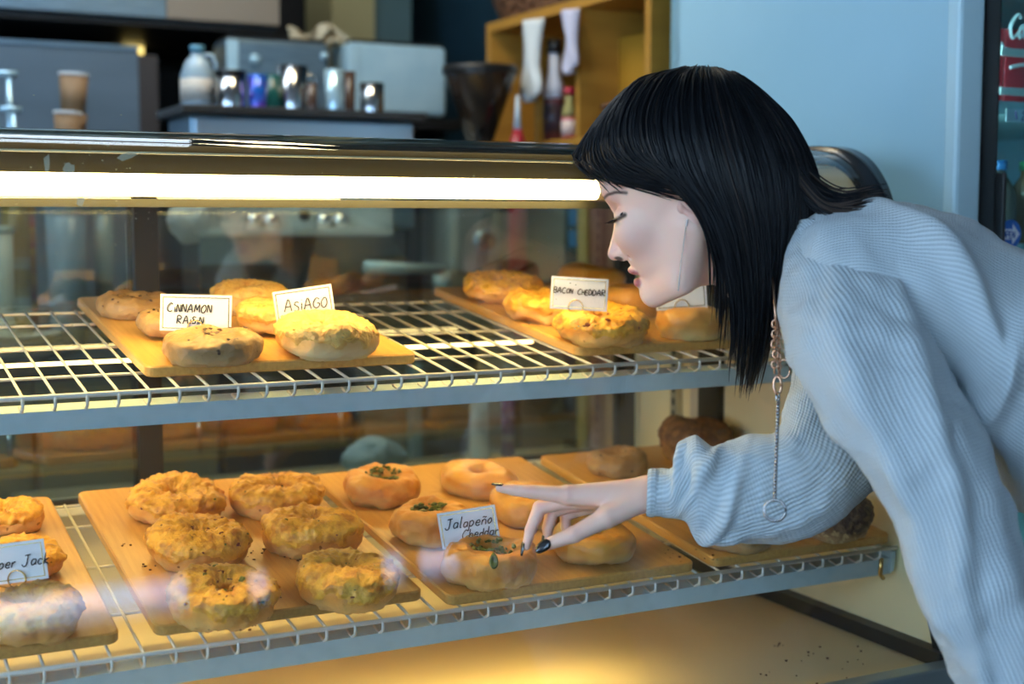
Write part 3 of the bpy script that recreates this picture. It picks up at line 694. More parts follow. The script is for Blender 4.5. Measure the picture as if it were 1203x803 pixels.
# ================================================================ drinks fridge
XF, YF, YFB = 1.452, 1.46, 2.19
M['fridge'] = mat('white_fridge_enamel', (.40,.64,.76), .22, noise=(4,(.37,.61,.73),.3,.7,(1,1,1)))
M['fridge_in'] = mat('fridge_liner', (.16,.34,.36), .5)
fr = thing('drinks_fridge', 'tall white drinks fridge with a glass door right of the display case', 'fridge', (1.80,1.78,0))
def PF(o):
    o.parent = fr; o.matrix_parent_inverse = Matrix.Translation((-1.80,-1.78,0)); return o
PF(box('side_panel', (XF,YF+.012,.02), (XF+.03,YFB,2.05), M['fridge'], bev=.004))
PF(box('side_panel', (2.12,YF+.012,.02), (2.15,YFB,2.05), M['fridge'], bev=.004))
PF(box('back_panel', (XF,YFB-.03,.02), (2.15,YFB,2.05), M['fridge_in']))
PF(box('top_panel', (XF,YF,2.02), (2.15,YFB,2.06), M['fridge']))
PF(box('bottom_panel', (XF,YF,.0), (2.15,YFB,.12), M['fridge']))
PF(box('corner_post', (XF-.001,YF-.006,.02), (XF+.048,YF+.022,2.04), mat('white_corner_post', (.52,.74,.82), .3), bev=.006))
dr = Acc(); dr.box((XF+.050,YF-.03,.13),(XF+.053,YF+.006,2.0)); dr.box((2.09,YF-.03,.13),(2.13,YF+.006,2.0)); dr.box((XF+.050,YF-.03,.13),(2.13,YF+.006,.17)); dr.box((XF+.050,YF-.03,1.96),(2.13,YF+.006,2.0))
door = PF(dr.build('door', M['black']))
box('door_pane', (XF+.053,YF-.014,.17), (2.09,YF-.010,1.96), thin_glass('fridge_glass', (.72,.92,.95), .05), door)
h_ = box('door_handle', (XF+.053,YF-.044,.85), (XF+.060,YF-.018,1.315), M['black'], door, bev=.003)
fl = PF(box('fridge_light', (1.55,2.08,1.97), (2.05,2.10,1.99), mat('fridge_lamp', (1,1,1), .3, emit=(.6,.95,1), estr=6)))
M['fshelf'] = mat('fridge_shelf', (.45,.62,.62), .3)
ZS = atY(1190,121,YF+.06).z
for z in (.75,.98,1.21,ZS-.001,1.62): 
    PF(box('fridge_shelf', (XF+.035,YF+.03,z-.020), (2.11,YFB-.05,z), M['fshelf']))
_l = bpy.data.lights.new('fridge_fill_light', 'AREA'); _l.shape = 'RECTANGLE'; _l.size = .02; _l.size_y = 1.5; _l.energy = 3; _l.color = (.62,.95,1)  # unseen light added behind the corner post to brighten the cartons
_o = bpy.data.objects.new('fridge_fill_light', _l); C.objects.link(_o); _o.location = (XF+.045, YF+.035, 1.15); _o.rotation_euler = Vector((1,.55,0)).to_track_quat('-Z','Y').to_euler()
# price tag, sticker
pt = thing('price_tag', 'small white price tag with a handwritten number on the fridge shelf edge', 'price tag', (atY(1200,136,YF+.03).x,YF+.028,atY(1200,136,YF+.03).z))
box('tag_card', (-.035,-.0015,-.010), (.035,-.0003,.009), M['card'], pt)
wr = writing("2", -.004, -.007, .014, .0009); wr2 = Acc(); wr2.add([(a-.018,b,c) for a,b,c in tube_vf([(0,-.002,.006),(.003,-.002,-.006)], .0014, 5)[0]], tube_vf([(0,0,.006),(.003,0,-.006)], .0014, 5)[1]); wr.add(wr2.V, wr2.F)
V = [(a,b-.0013,c) for a,b,c in wr.V]; raw('handwriting', V, wr.F, mat('purple_ink', (.05,.02,.12), .5), pt)
stc = atY(1187, 275, YF-.016)
stk = thing('open_sticker', 'round blue sticker with a white arrow reading OPEN on the fridge door', 'sticker', stc)
RX = Matrix.Rotation(math.pi/2, 4, 'X')
lathe('blue_disc', [(.0001,0),(.021,0),(.021,.0006),(.0001,.0006)], mat('sticker_blue', (.02,.13,.50), .4), stk, n=40, rot=RX, smooth=False)
ar = [(a*.84,b*.84) for a,b in [(-.021,-.009),(.004,-.009),(.004,-.018),(.021,0),(.004,.018),(.004,.009),(-.021,.009)]]
raw('white_arrow', [(a,-.0012,b) for a,b in ar]+[(a,-.0007,b) for a,b in ar], [(0,1,2,3,4,5,6)[::-1], tuple(range(7,14))]+[(i,(i+1)%7,(i+1)%7+7,i+7) for i in range(7)], mat('sticker_white', (.75,.82,.88), .5), stk, False)
wt = writing("OPEN", -.0170, -.0052, .0100, .0010, slant=0); raw('lettering', [(a,b-.0008,c) for a,b,c in wt.V], wt.F, mat('sticker_ink', (.02,.10,.40), .5), stk)
# cola cartons: red cartons behind white wire clips on the fridge shelf
M['red'] = mat('red_carton', (.60,.015,.03), .35); M['script'] = mat('white_script', (.8,.8,.8), .5)
CURS = [[(0.55,.85),(.3,1),(.02,.5),(.25,.02),(.6,.3)],[(.72,.55),(.6,.3),(.72,.05),(.9,.3),(.8,.55),(.72,.55)],[(1.22,.5),(1.05,.55),(.95,.25),(1.1,.02),(1.3,.2)],[(1.62,.5),(1.45,.55),(1.35,.25),(1.5,.02),(1.65,.4),(1.68,.02),(1.8,.1)],
        [(1.9,.4),(2.1,.4)],[(2.75,.85),(2.5,1),(2.2,.5),(2.45,.02),(2.8,.3)],[(2.92,.55),(2.8,.3),(2.92,.05),(3.1,.3),(3.0,.55),(2.92,.55)],[(3.2,0),(3.5,1.1),(3.3,.1),(3.45,0)],[(3.8,.5),(3.65,.55),(3.55,.25),(3.7,.02),(3.85,.4),(3.88,.02),(4.0,.1)]]
def carton(label, x0, x1, z0, z1, y, script, sx):
    t = thing('soda_carton', label, 'carton', ((x0+x1)/2, y, z0), group='red soda cartons in the fridge')
    W_ = x1-x0; H_ = z1-z0
    box('carton_body', (-W_/2,0,0), (W_/2,.13,H_), M['red'], t, bev=.002)
    acc = Acc()
    if script:
        for st in CURS: acc.tube([(-W_/2+sx+(p[0]+.25*p[1])*.034, -.0006, H_*.62+p[1]*.036) for p in spline(st, 14)], .0028, 5)
        acc.build('white_script', M['script'], t)
    else:
        acc.tube([(-W_/2+.01+q*W_*.9, -.0006, H_*.75+.006*math.sin(q*6)) for q in np.linspace(0,1,16)], .003, 5); acc.build('white_wave', M['script'], t)
    return t
cy = YF+.06; zA, zB, zC, zD = (atY(1190, y, cy).z for y in (34, 64, 66, 121)); xa = atY(1171,60,cy).x; xb = atY(1181,60,cy).x
carton('red soda carton with white script on the top row in the fridge', xb, xb+.145, zB, zA, cy, True, .004)
carton('red soda carton with a white wave, lower one on the same fridge shelf', xb, xb+.145, zD, zC, cy, False, 0)
carton('red soda carton in the top row, second from the fridge door edge', xb+.148, xb+.293, zB, zA, cy, True, .004)
carton('red soda carton below the top row, second from the fridge door edge', xb+.148, xb+.293, zD, zC, cy, False, 0)
carton('narrow red soda carton right beside the fridge door frame', xb-.030, xb-.003, zD, zA, cy, False, 0)
for y_, lb in ((61,'white plastic shelf clip across the upper red cartons'),(107,'white plastic shelf clip across the lower red cartons')):
    zq = atY(1190,y_,cy-.02).z; cl = Acc(); cl.box((xb-.03,cy-.022,zq-.006),(xb+.30,cy-.014,zq+.005)); tag(cl.build('shelf_clip', M['white_wire']), lb, 'clip')
rs = random.Random(4)
for i, (col, lb) in enumerate([((.02,.12,.30),'blue-capped'),((.02,.22,.08),'green-capped'),((.30,.13,.03),'amber'),((.35,.10,.03),'orange')]):
    for j in range(1):
        x = 1.625+.062*i
        b_ = thing('drink_bottle', f'{lb} drink bottle standing on the middle shelf inside the fridge', 'bottle', (x, YF+.08, 1.2105), group='bottles in the fridge')
        lathe('bottle_body', [(.001,0),(.027,0),(.028,.01),(.028,.07),(.024,.085),(.011,.105),(.011,.115),(.001,.115)], mat('drink_'+str(i), (.20,.09,.035) if i else (.06,.05,.04), .2), b_, n=18)
        lathe('bottle_cap', [(.001,.113),(.013,.113),(.013,.127),(.001,.128)], mat('cap_'+str(i), col, .4), b_, n=14)
# ================================================================ kitchen behind the case
def put(px, py, Y): return atY(px, py, Y)
def zY(px, py, Y): return atY(px, py, Y).z
def xY(px, py, Y): return atY(px, py, Y).x
M['counter'] = mat('dark_worktop', (.035,.040,.042), .35)
M['cab'] = mat('olive_cabinet', (.26,.23,.14), .5); M['cab2'] = mat('brown_cabinet', (.05,.03,.02), .5); M['cab3'] = mat('beige_cabinet', (.42,.34,.24), .55)
ZCT = .98
ct = thing('back_counter', 'long kitchen counter with a dark worktop behind the display case', 'counter', (.8,3.1,0))
def PC(o): o.parent = ct; o.matrix_parent_inverse = Matrix.Translation((-.8,-3.1,0)); return o
PC(box('worktop', (-.6,2.68,ZCT-.04), (1.84,3.45,ZCT), M['counter'], bev=.004))
xs = [-.6,.12,.36,.72,1.02,1.40,1.84]; ms = ['cab2','cab','cab','cab2','cab3','cab3']
for i in range(6):
    PC(box('cabinet_carcass', (xs[i]+.002,2.74,.1), (xs[i+1]-.002,3.43,ZCT-.04), M[ms[i]]))
    d_ = PC(box('cabinet_door', (xs[i]+.008,2.715,.12), (xs[i+1]-.008,2.735,ZCT-.06), M[ms[i]], bev=.003))
    tube('door_pull', [(xs[i+1]-.05,2.70,.78),(xs[i+1]-.05,2.70,.88)], .005, M['chrome'], d_)
PC(box('pale_end_post', (xY(482,520,2.69),2.675,.1), (xY(493,520,2.69),2.71,ZCT-.04), mat('pale_post', (.40,.52,.55), .4)))
# espresso machine
em = thing('espresso_machine', 'wide stainless espresso machine on the back counter with a dark cup rail', 'espresso machine', (xY(350,200,2.95), 2.98, ZCT))
ex0, ex1 = xY(222,150,2.85), xY(488,150,2.85); ez1 = zY(350,131,2.85); ezb = zY(350,270,2.85)
def PE(o): o.parent = em; o.matrix_parent_inverse = Matrix.Translation(-em.location); return o
PE(box('machine_body', (ex0,2.85,ezb+.0), (ex1,3.04,ez1-.012), M['steel'], bev=.01))
PE(box('front_fascia', (ex0+.01,2.838,ez1-.16), (ex1-.01,2.85,ez1-.02), mat('fascia', (.45,.56,.64), .3, .6), bev=.004))
PE(box('lower_fascia', (ex0+.004,2.836,ezb+.005), (ex1-.06,2.85,ez1-.17), mat('lower_fascia', (.60,.68,.68), .35), bev=.003))
rl = PE(box('cup_rail', (ex0-.02,2.83,ez1-.012), (ex1+.02,3.06,ez1+.006), mat('rail_dark', (.06,.055,.05), .35, .3), bev=.003))
PE(box('drip_tray', (ex0-.005,2.76,ezb-.012), (ex1-.09,2.87,ezb+.004), mat('tray_white', (.55,.62,.62), .35), bev=.003))
PE(box('drip_front', (ex0,2.77,ezb-.07), (ex0+.17,2.79,ezb-.012), mat('drip_front', (.22,.30,.34), .4)))
PE(box('machine_base', (ex0+.02,2.86,ZCT+.03), (ex1-.02,3.02,ezb), mat('machine_base', (.05,.055,.05), .5)))
for k in range(4): PE(tube('machine_foot', [((ex0+.05 if k%2 else ex1-.05), (2.90 if k<2 else 3.0), ZCT), ((ex0+.05 if k%2 else ex1-.05), (2.90 if k<2 else 3.0), ZCT+.032)], .015, M['black'], n=12))
for px in (298,318,380,400):
    c = put(px, 259, 2.83)
    PE(lathe('chrome_knob', [(.001,-.018),(.018,-.018),(.021,0),(.018,.012),(.001,.014)], M['chrome'], n=18, loc=c))
c = put(357,253,2.835); PE(lathe('pressure_gauge', [(.001,0),(.012,0),(.012,.006),(.001,.006)], M['black'], n=20, loc=c, rot=RX))
# things on the machine
ZT = ez1+.0062
def cup(name, label, px, w, ptop, Y, m, cat='cup', taper=.86, handle=False, lid=None, grp='cups and pitchers on the espresso machine'):
    x = xY(px, 128, Y); d = (np.array([x, Y, ZT])-C_)@F_; r = w/2*d/FPX; h = max(zY(px, ptop, Y)-ZT, .03)
    t = thing(name, label, cat, (x, Y, ZT), group=grp)
    lathe('cup_body', [(.001,0),(r*taper,0),(r*taper*1.01,h*.05),(r,h),(r*.93,h),(r*taper*.93,.006),(.001,.006)], m, t, n=26)
    if handle: tube('handle', [(r*.9,0,h*.85),(r*1.5,0,h*.8),(r*1.6,0,h*.45),(r*1.35,0,h*.2),(r*.9,0,h*.15)], r*.10, m, t, 8)
    if lid: lathe('lid', [(.001,h),(r*1.05,h),(r*1.05,h+.008),(.001,h+.012)], lid, t, n=26)
    return t
M['dk'] = mat('dark_glaze', (.015,.018,.022), .15); M['cobalt'] = mat('iridescent_blue', (.01,.13,.55), .2, .3, noise=(9,(.18,.03,.40),.42,.6,(1,1,2))); M['tealcup'] = mat('dark_teal_glaze', (.01,.10,.09), .2)
M['bluewhite'] = mat('pale_blue_steel', (.50,.72,.82), .22, .5); M['brownc'] = mat('dark_brown_glaze', (.07,.035,.02), .25)
M['polished'] = mat('polished_steel', (.5,.5,.5), .16, 1)
cup('mixing_pot', 'black and chrome pot left of the blue cup on the espresso machine', 271, 36, 88, 2.90, M['polished'], 'pot', 1.0, lid=M['dk'])
cup('metallic_cup', 'iridescent blue and purple metal cup on the espresso machine', 303, 24, 88, 2.88, M['cobalt'])
cup('ceramic_cup', 'dark green glazed cup right of the blue cup', 320, 20, 88, 2.92, M['tealcup'])
cup('steel_pitcher', 'tall stainless milk pitcher on the espresso machine', 344, 36, 78, 2.92, M['polished'], 'pitcher', .9, handle=True)
cup('small_cup', 'small dark brown cup right of the tall steel pitcher', 367, 13, 98, 2.88, M['brownc'])
cup('steel_tumbler', 'bright pale-blue steel tumbler in the middle of the espresso machine', 393, 24, 82, 2.88, M['bluewhite'], 'tumbler', .8)
cup('ceramic_cup', 'narrow brown cup right behind the pale-blue tumbler', 411, 14, 84, 2.94, M['brownc'])
cup('steel_cup', 'short dark steel cup rightmost on the espresso machine', 437, 29, 98, 2.90, M['polished'], 'cup', .95)
# jug
jc = Vector((xY(233,130,2.95), 2.95, ZT)); jg = thing('milk_jug', 'clear plastic milk jug with a handle at the left end of the espresso machine', 'jug', jc)
M['jug'] = mat('cloudy_plastic', (.40,.50,.55), .25, noise=(12,(.28,.38,.44),.3,.7,(1,1,1)), sss=.2)
k_ = 1.0*(np.array(jc)-C_)@F_/FPX
lathe('jug_body', [(.001,0),(19*k_,0),(20*k_,4*k_),(20*k_,38*k_),(14*k_,54*k_),(7*k_,62*k_),(7*k_,66*k_),(.001,66*k_)], M['jug'], jg, n=24)
lathe('jug_cap', [(.001,65*k_),(8.5*k_,65*k_),(8.5*k_,73*k_),(.001,74*k_)], mat('jug_cap', (.10,.28,.38), .4), jg, n=18)
tube('jug_handle', [(5*k_,-3*k_,62*k_),(16*k_,-6*k_,62*k_),(21*k_,-6*k_,50*k_),(18*k_,-6*k_,36*k_)], 3*k_, M['jug'], jg, 8)
pl_ = lathe('jug_label', [(20.4*k_,8*k_),(20.4*k_,34*k_)], mat('jug_label', (.62,.55,.46), .6), jg, n=24)
# steel boxes on a stand behind the machine
sd = thing('appliance_stand', 'dark stand behind the espresso machine carrying two steel boxes', 'stand', (xY(395,140,3.45),3.5,0))
sx0, sx1 = xY(262,140,3.4), xY(535,140,3.4); szt = zY(400,136,3.4)
a = Acc(); a.box((sx0,3.36,szt-.03),(sx1,3.75,szt)); a.box((sx0,3.47,0),(sx0+.03,3.75,szt-.03)); a.box((sx1-.03,3.47,0),(sx1,3.75,szt-.03)); a.box((sx0,3.72,0),(sx1,3.75,szt-.03))
o = a.build('stand_frame', M['black']); o.parent = sd; o.matrix_parent_inverse = Matrix.Translation(-sd.location)
def steel_box(label, px0, px1, pt, Y, m, depth, knob):
    x0, x1 = xY(px0,130,Y), xY(px1,130,Y); z1 = zY((px0+px1)/2, pt, Y)
    t = thing('toaster_oven', label, 'appliance', ((x0+x1)/2, Y, szt), group=None)
    W_ = x1-x0; H_ = z1-szt
    box('casing', (-W_/2,0,.008), (W_/2,depth,H_), m, t, bev=.012)
    box('side_edge', (-W_/2-.002,-.004,.012), (-W_/2+.028,.0,H_-.006), M['bright_steel'], t, bev=.001)
    box('top_plate', (-W_/2+.01,.01,H_), (W_/2-.01,depth-.01,H_+.008), M['black'], t)
    if knob:
        lathe('dial', [(.001,0),(.014,0),(.012,.012),(.001,.013)], M['bright_steel'], t, n=18, loc=(-W_/2+.07,0,H_*.72), rot=RX)
        lathe('dial', [(.001,0),(.010,0),(.009,.010),(.001,.011)], M['bright_steel'], t, n=18, loc=(W_/2-.015,0,H_*.82), rot=RX)
    for sx in (-1,1): box('foot', (sx*(W_/2-.03)-.012,.02,0), (sx*(W_/2-.03)+.012,.04,.01), M['black'], t)
    return t
steel_box('grey steel box with a bright left edge behind the steel pitcher', 268, 388, 47, 3.40, M['steel'], .14, True)
steel_box('bright pale steel box at the right above the espresso machine', 410, 525, 52, 3.40, M['bright_steel'], .14, False)
# crumpled paper on the grey box
pc = Acc(); rs = random.Random(9); pc_c = atY(378,44,3.5)
N1 = 9; G = {}
for i in range(N1):
    for j in range(5):
        px = 340+72*i/(N1-1); py = 30+8*math.sin(i*.8)+(j/4)*22+(i/(N1-1))*12+rs.uniform(-4,4)
        G[i,j] = len(pc.V); pc.V.append(tuple(atY(px, py, 3.47+rs.uniform(-.03,.03))))
for i in range(N1-1):
    for j in range(4): pc.F.append((G[i,j],G[i+1,j],G[i+1,j+1],G[i,j+1]))
o = pc.build('crumpled_paper', mat('brown_paper', (.55,.46,.30), .8)); md = o.modifiers.new('s','SOLIDIFY'); md.thickness = .012
tag(o, 'crumpled beige paper bag lying on the grey steel box', 'paper')
# pillars
struct(box('trim_1', (xY(390,20,4.0),4.0,0), (xY(440,20,4.0),4.25,ZC), mat('beige_pillar', (.50,.42,.20), .6)))
struct(box('trim_2', (xY(440,20,4.0),4.02,szt+.1), (xY(486,20,4.0),4.2,ZC), mat('teal_pillar', (.10,.17,.17), .6)))
# hood at top left with dark slot
hd = thing('extractor_hood', 'dark extractor hood with a steel face along the top left', 'hood', (.55,3.8,1.7))
def PH(o): o.parent = hd; o.matrix_parent_inverse = Matrix.Translation((-.55,-3.8,-1.7)); return o
hz = zY(150,18,3.5)
PH(box('steel_face', (-.6,3.5,hz), (xY(195,10,3.5),3.52,hz+.3), M['steel']))
PH(box('beige_face', (xY(195,10,3.5)+.002,3.5,hz), (xY(328,10,3.5),3.52,hz+.3), mat('beige_face', (.34,.27,.20), .4, .3)))
PH(box('hood_underside', (-.6,3.52,hz-.02), (xY(328,10,3.5),4.3,hz+.3), M['black']))
PH(box('hood_rear_shelf', (-.6,4.0,zY(150,46,4.0)), (xY(330,10,4.0),4.3,zY(150,40,4.0)), mat('hood_shelf', (.035,.025,.012), .25)))
PH(lathe('hood_lamp', [(.001,0),(.03,0),(.03,.02),(.001,.02)], mat('hood_bulb', (1,1,1), .3, emit=(1,.75,.2), estr=1.6), n=16, loc=(xY(135,40,4.2),3.95,hz-.042)))
# stainless backsplash panel
sp_ = thing('steel_cabinet', 'tall flat grey steel cabinet at the left behind the paper cups', 'cabinet', (.45,3.3,0))
def PS(o): o.parent = sp_; o.matrix_parent_inverse = Matrix.Translation((-.45,-3.3,0)); return o
zz = zY(80,50,3.46)
PS(box('cabinet_body', (-.5,3.46,.99), (xY(163,100,3.46),3.9,zz), mat('grey_cabinet_steel', (.16,.21,.25), .45, .4, noise=(3,(.12,.165,.20),.3,.7,(1,1,4)))))
PS(box('side_frame', (xY(163,100,3.46)+.001,3.46,.99), (xY(186,100,3.46),3.9,zz-.02), mat('side_frame_brown', (.045,.035,.03), .5)))
PS(box('top_edge', (-.5,3.455,zz-.01), (xY(163,100,3.46),3.462,zz), M['steel']))
# soap pump
def pump(label, px, ytop, ybot, Y, s):
    c = put(px, ybot, Y); zb = ZCT; H_ = zY(px,ytop,Y)-zb
    t = thing('pump_bottle', label, 'bottle', (c.x, Y, zb), group='pump bottles on the back counter')
    lathe('bottle_body', [(.001,0),(.026*s,0),(.026*s,H_*.62),(.012*s,H_*.72),(.001,H_*.72)], mat('pump_body', (.35,.42,.40), .25, noise=(5,(.30,.22,.05),.45,.5,(.1,.1,3))), t, n=20)
    lathe('pump_neck', [(.001,H_*.72),(.010*s,H_*.72),(.007*s,H_*.80),(.006*s,H_*.97),(.001,H_*.97)], M['bluewhite'], t, n=14)
    tube('pump_nozzle', [(-.028*s,0,H_*.985),(.018*s,0,H_*.985)], .007*s, M['bluewhite'], t, 8)
pump('taller pump bottle with a pale nozzle near the left frame edge', 17, 82, 300, 3.02, 1)
pump('shorter pump bottle in front of the tall one at the far left', 21, 124, 300, 2.86, .9)
# paper cup stacks lying tilted
def cup_stack(label, px, ytop, Y, r_, n, tilt):
    c = put(px, ytop, Y); t = thing('paper_cup_stack', label, 'cups', (c.x-.01, Y, ZCT), rot=(0,tilt,0), group='stacks of brown paper cups')
    H_ = zY(px,ytop,Y)-ZCT; m1 = M['kraft']; z = 0; k = 0
    while z+.05 < H_:
        lathe('paper_cup', [(.001,z),(r_*.8,z),(r_,z+.045 if z+.09 < H_ else H_),(r_*.92,z+.045 if z+.09 < H_ else H_-.001),(r_*.74,z+.004),(.001,z+.004)], m1, t, n=22); z += .045
    tr_ = lathe('cup_rim', [(r_*.97,H_-.006),(r_*1.05,H_-.003),(r_*1.05,H_+.001),(r_*.95,H_)], M['cupw'], t, n=22)
    lathe('cup_inside', [(.001,H_-.03),(r_*.86,H_-.03),(r_*.95,H_-.002),(r_*.93,H_-.002),(r_*.84,H_-.028),(.001,H_-.028)], M['cupw'], t, n=22)
M['kraft'] = mat('kraft_paper', (.33,.19,.09), .7); M['cupw'] = mat('cup_white', (.75,.75,.72), .6)
cup_stack('taller tilted stack of brown paper cups with a white rim', 76, 86, 3.10, .031, 5, .05)
cup_stack('shorter stack of brown paper cups in front of the taller one', 74, 131, 2.92, .028, 4, .04)
# coffee grinder
gx = xY(573,80,2.80); gc = Vector((gx,2.84,ZCT))
gr = thing('coffee_grinder', 'coffee grinder with a large dark conical hopper and grey body', 'grinder', gc)
kk = ((np.array(gc)-C_)@F_)/FPX
zt = zY(573,80,2.84)-ZCT; zb = zY(573,172,2.84)-ZCT
lathe('hopper', [(9*kk,zb),(13*kk,zb),(41*kk,zt-10*kk),(42*kk,zt),(38*kk,zt),(36*kk,zt-10*kk),(12*kk,zb+3*kk)], mat('smoked_hopper', (.025,.018,.014), .12, noise=(16,(.05,.028,.015),.4,.65,(1,1,1)), coat=.3), gr, n=36)
lathe('hopper_rim', [(41*kk,zt-8*kk),(43.5*kk,zt-8*kk),(43.5*kk,zt+1*kk),(40*kk,zt+1*kk)], M['black'], gr, n=36)
lathe('coffee_beans', [(.001,zb+4*kk),(14*kk,zb+8*kk),(30*kk,zt-30*kk),(.001,zt-27*kk)], mat('beans', (.03,.015,.008), .6), gr, n=24)
box('grinder_body', (-44*kk,-.02,.02), (26*kk,.16,zb+.002), mat('grinder_grey', (.33,.37,.36), .45, .3), gr, bev=.02)
box('grinder_arm', (26*kk,-.05,.10), (48*kk,.06,zb-.03), mat('grinder_arm', (.03,.025,.02), .4), gr, bev=.01)
zd = zY(571,284,2.80)-ZCT
lathe('dial_ring', [(.001,0),(15*kk,0),(15*kk,.012),(.001,.014)], M['steel'], gr, n=28, loc=(0,-.018,zd), rot=RX)
lathe('dial', [(.001,0),(11.5*kk,0),(10*kk,.02),(.001,.021)], M['black'], gr, n=28, loc=(0,-.024,zd), rot=RX)
lathe('portafilter_fork', [(.001,0),(.022,0),(.02,.05),(.001,.05)], M['bright_steel'], gr, n=18, loc=(-.11,-.03,.10))
lathe('base_plate', [(.001,0),(.12,0),(.12,.022),(.001,.022)], M['black'], gr, n=30, sy=1)
tube('portafilter_handle', [(-.12,-.06,.155),(-.32,-.10,.165)], [.011,.015], M['bright_steel'], gr, 10)
# wooden cubby unit against the right kitchen wall
XU = 1.50; yA, yB = 2.36, 3.10
ztop = atX(575,38,XU).z; zbot = atX(660,163,XU).z
M['honey'] = mat('honey_wood', (.48,.24,.035), .5, noise=(5,(.38,.18,.025),.35,.7,(1,1,6)))
cu = thing('wooden_cubby', 'open honey-coloured wooden cubby shelf at the right of the kitchen', 'shelf unit', (1.66,2.7,zbot))
def PU(o): o.parent = cu; o.matrix_parent_inverse = Matrix.Translation((-1.66,-2.7,-zbot)); return o
XBk = 1.85; T_ = .022
yd1 = atX(681,100,XU).y; yd2 = atX(630,150,XU).y
yA = atX(757,100,XU).y; yB = atX(576,60,XU).y
PU(box('top_board', (XU,yA,ztop), (XBk,yB,ztop+T_), M['honey']))
PU(box('bottom_board', (XU,yA,zbot-T_), (XBk,yB,zbot), M['honey']))
PU(box('side_board', (XU,yA-T_,zbot-T_), (XBk,yA,ztop+T_), M['honey'])); PU(box('side_board', (XU,yB,zbot-T_), (XBk,yB+T_,ztop+T_), M['honey']))
PU(box('divider', (XU,yd1,zbot), (XBk,yd1+.018,ztop), M['honey']))
PU(box('divider', (XU+.005,yd2,zbot), (XU+.05,yd2+.018,atX(630,110,XU).z), M['honey']))
PU(box('back_board', (XBk-.008,yA,zbot), (XBk,yB,ztop), M['honey']))
PU(box('inner_door', (XU+.10,yA+.03,zbot+.0), (XU+.12,yd1,ztop-.06), mat('mustard_panel', (.42,.22,.02), .5)))
# wall brackets carry it
for y in (yA+.1, yB-.1): PU(box('wall_bracket', (XU+.2,y,zbot-.12), (XBk+.02,y+.02,zbot-T_), M['black']))
# basket on top
bz = ztop+T_; by = atX(640,10,XU+.14).y
bk = thing('wicker_basket', 'brown wicker basket on top of the wooden cubby', 'basket', (XU+.17, by, bz))
M['wicker'] = mat('wicker', (.22,.10,.045), .7, noise=(60,(.10,.045,.02),.4,.6,(1,1,1)))
for k in range(9):
    rr = .125+.005*k; pts = [(rr*.95*math.cos(a)*(1+.0*k), rr*1.25*math.sin(a), .008+.013*k+.003*math.sin(a*14+k*math.pi)) for a in np.linspace(0,2*math.pi,57)]
    tube('cane_row', pts, .0068, M['wicker'], bk, 6)
lathe('basket_bottom', [(.001,0),(.12,0),(.12,.008),(.001,.008)], M['wicker'], bk, n=30, sy=1.25)
# basket / bread in the lower right compartment
bk2 = thing('wicker_basket', 'shallow wicker basket inside the right cubby beside the dark hair', 'basket', (XU+.048, (yA+yd1)/2+.02, zbot))
for k in range(5):
    rr = .030+.003*k; tube('cane_row', [(rr*math.cos(a), rr*1.3*math.sin(a), .008+.013*k) for a in np.linspace(0,2*math.pi,33)], .007, M['wicker'], bk2, 6)
lathe('basket_bottom', [(.001,0),(.030,0),(.030,.008),(.001,.008)], M['wicker'], bk2, n=24, sy=1.3)
# hanging oven gloves / cloth strips
def hang(label, px0, px1, y0, y1, X, name, colr, seed):
    a_ = atX(px0, y0, X); b_ = atX(px1, y0, X); zt_ = a_.z; zb_ = atX((px0+px1)/2, y1, X).z
    n = 12; V = []; 
    for i in range(n+1):
        q = i/n; z = zt_+(zb_-zt_)*q; wv = 1-.22*math.sin(q*math.pi*1.0)+(.16 if q > .6 else 0)*math.sin((q-.6)/.4*math.pi); wv *= (1 if q < .93 else .6)
        yc = (a_.y+b_.y)/2; hw = abs(a_.y-b_.y)/2*wv
        for j in range(7):
            s = j/6*2-1; V.append((X-.012*math.cos(s*3+q*2)-.006, yc+s*hw+.01*math.sin(q*3+seed), z))
    Fc = [(i*7+j, i*7+j+1, (i+1)*7+j+1, (i+1)*7+j) for i in range(n) for j in range(6)]
    o = raw(name, V, Fc, colr); md = o.modifiers.new('s','SOLIDIFY'); md.thickness = .008
    tag(o, label, 'cloth')
M['glove'] = mat('white_cotton', (.62,.66,.66), .8); M['glove2'] = mat('lilac_cloth', (.52,.52,.66), .8)
hang('long white cloth glove hanging from the cubby above the grinder hopper', 613, 638, 27, 117, XU-.02, 'hanging_glove', M['glove'], 1)
hang('narrow lilac-white cloth hanging in front of the cubby divider', 661, 680, 14, 85, XU-.02, 'hanging_cloth', M['glove2'], 2)
# bottles in the cubby
def bottle(name, label, px, wpx, ytop, X, cols, ybase=None, zb=None, grp=None):
    p = atX(px, 120, X); d = (np.array(p)-C_)@F_; r = wpx/2*d/FPX; z0 = zbot if zb is None else zb; H_ = atX(px, ytop, X).z-z0
    t = thing(name, label, 'bottle', (X, p.y, z0), group=grp)
    lathe('bottle_body', [(.001,0),(r,0),(r,H_*.38),(r*.96,H_*.42),(.001,H_*.42)], cols[0], t, n=20)
    lathe('bottle_label', [(r*1.02,H_*.08),(r*1.02,H_*.36)], cols[1], t, n=20)
    lathe('bottle_shoulder', [(.001,H_*.42),(r*.96,H_*.42),(r*.9,H_*.55),(r*.55,H_*.70),(r*.5,H_*.88),(.001,H_*.88)], cols[2], t, n=20)
    lathe('bottle_cap', [(.001,H_*.87),(r*.72,H_*.87),(r*.72,H_),(.001,H_)], cols[3], t, n=18)
mb = lambda n, c: mat(n, c, .35)
bottle('syrup_bottle', 'tall bottle with a black cap and white neck in the left cubby', 651, 25, 47, XU+.03, [mb('b1',(.12,.03,.03)),mb('b2',(.05,.03,.04)),mb('b3',(.72,.75,.85)),M['black']])
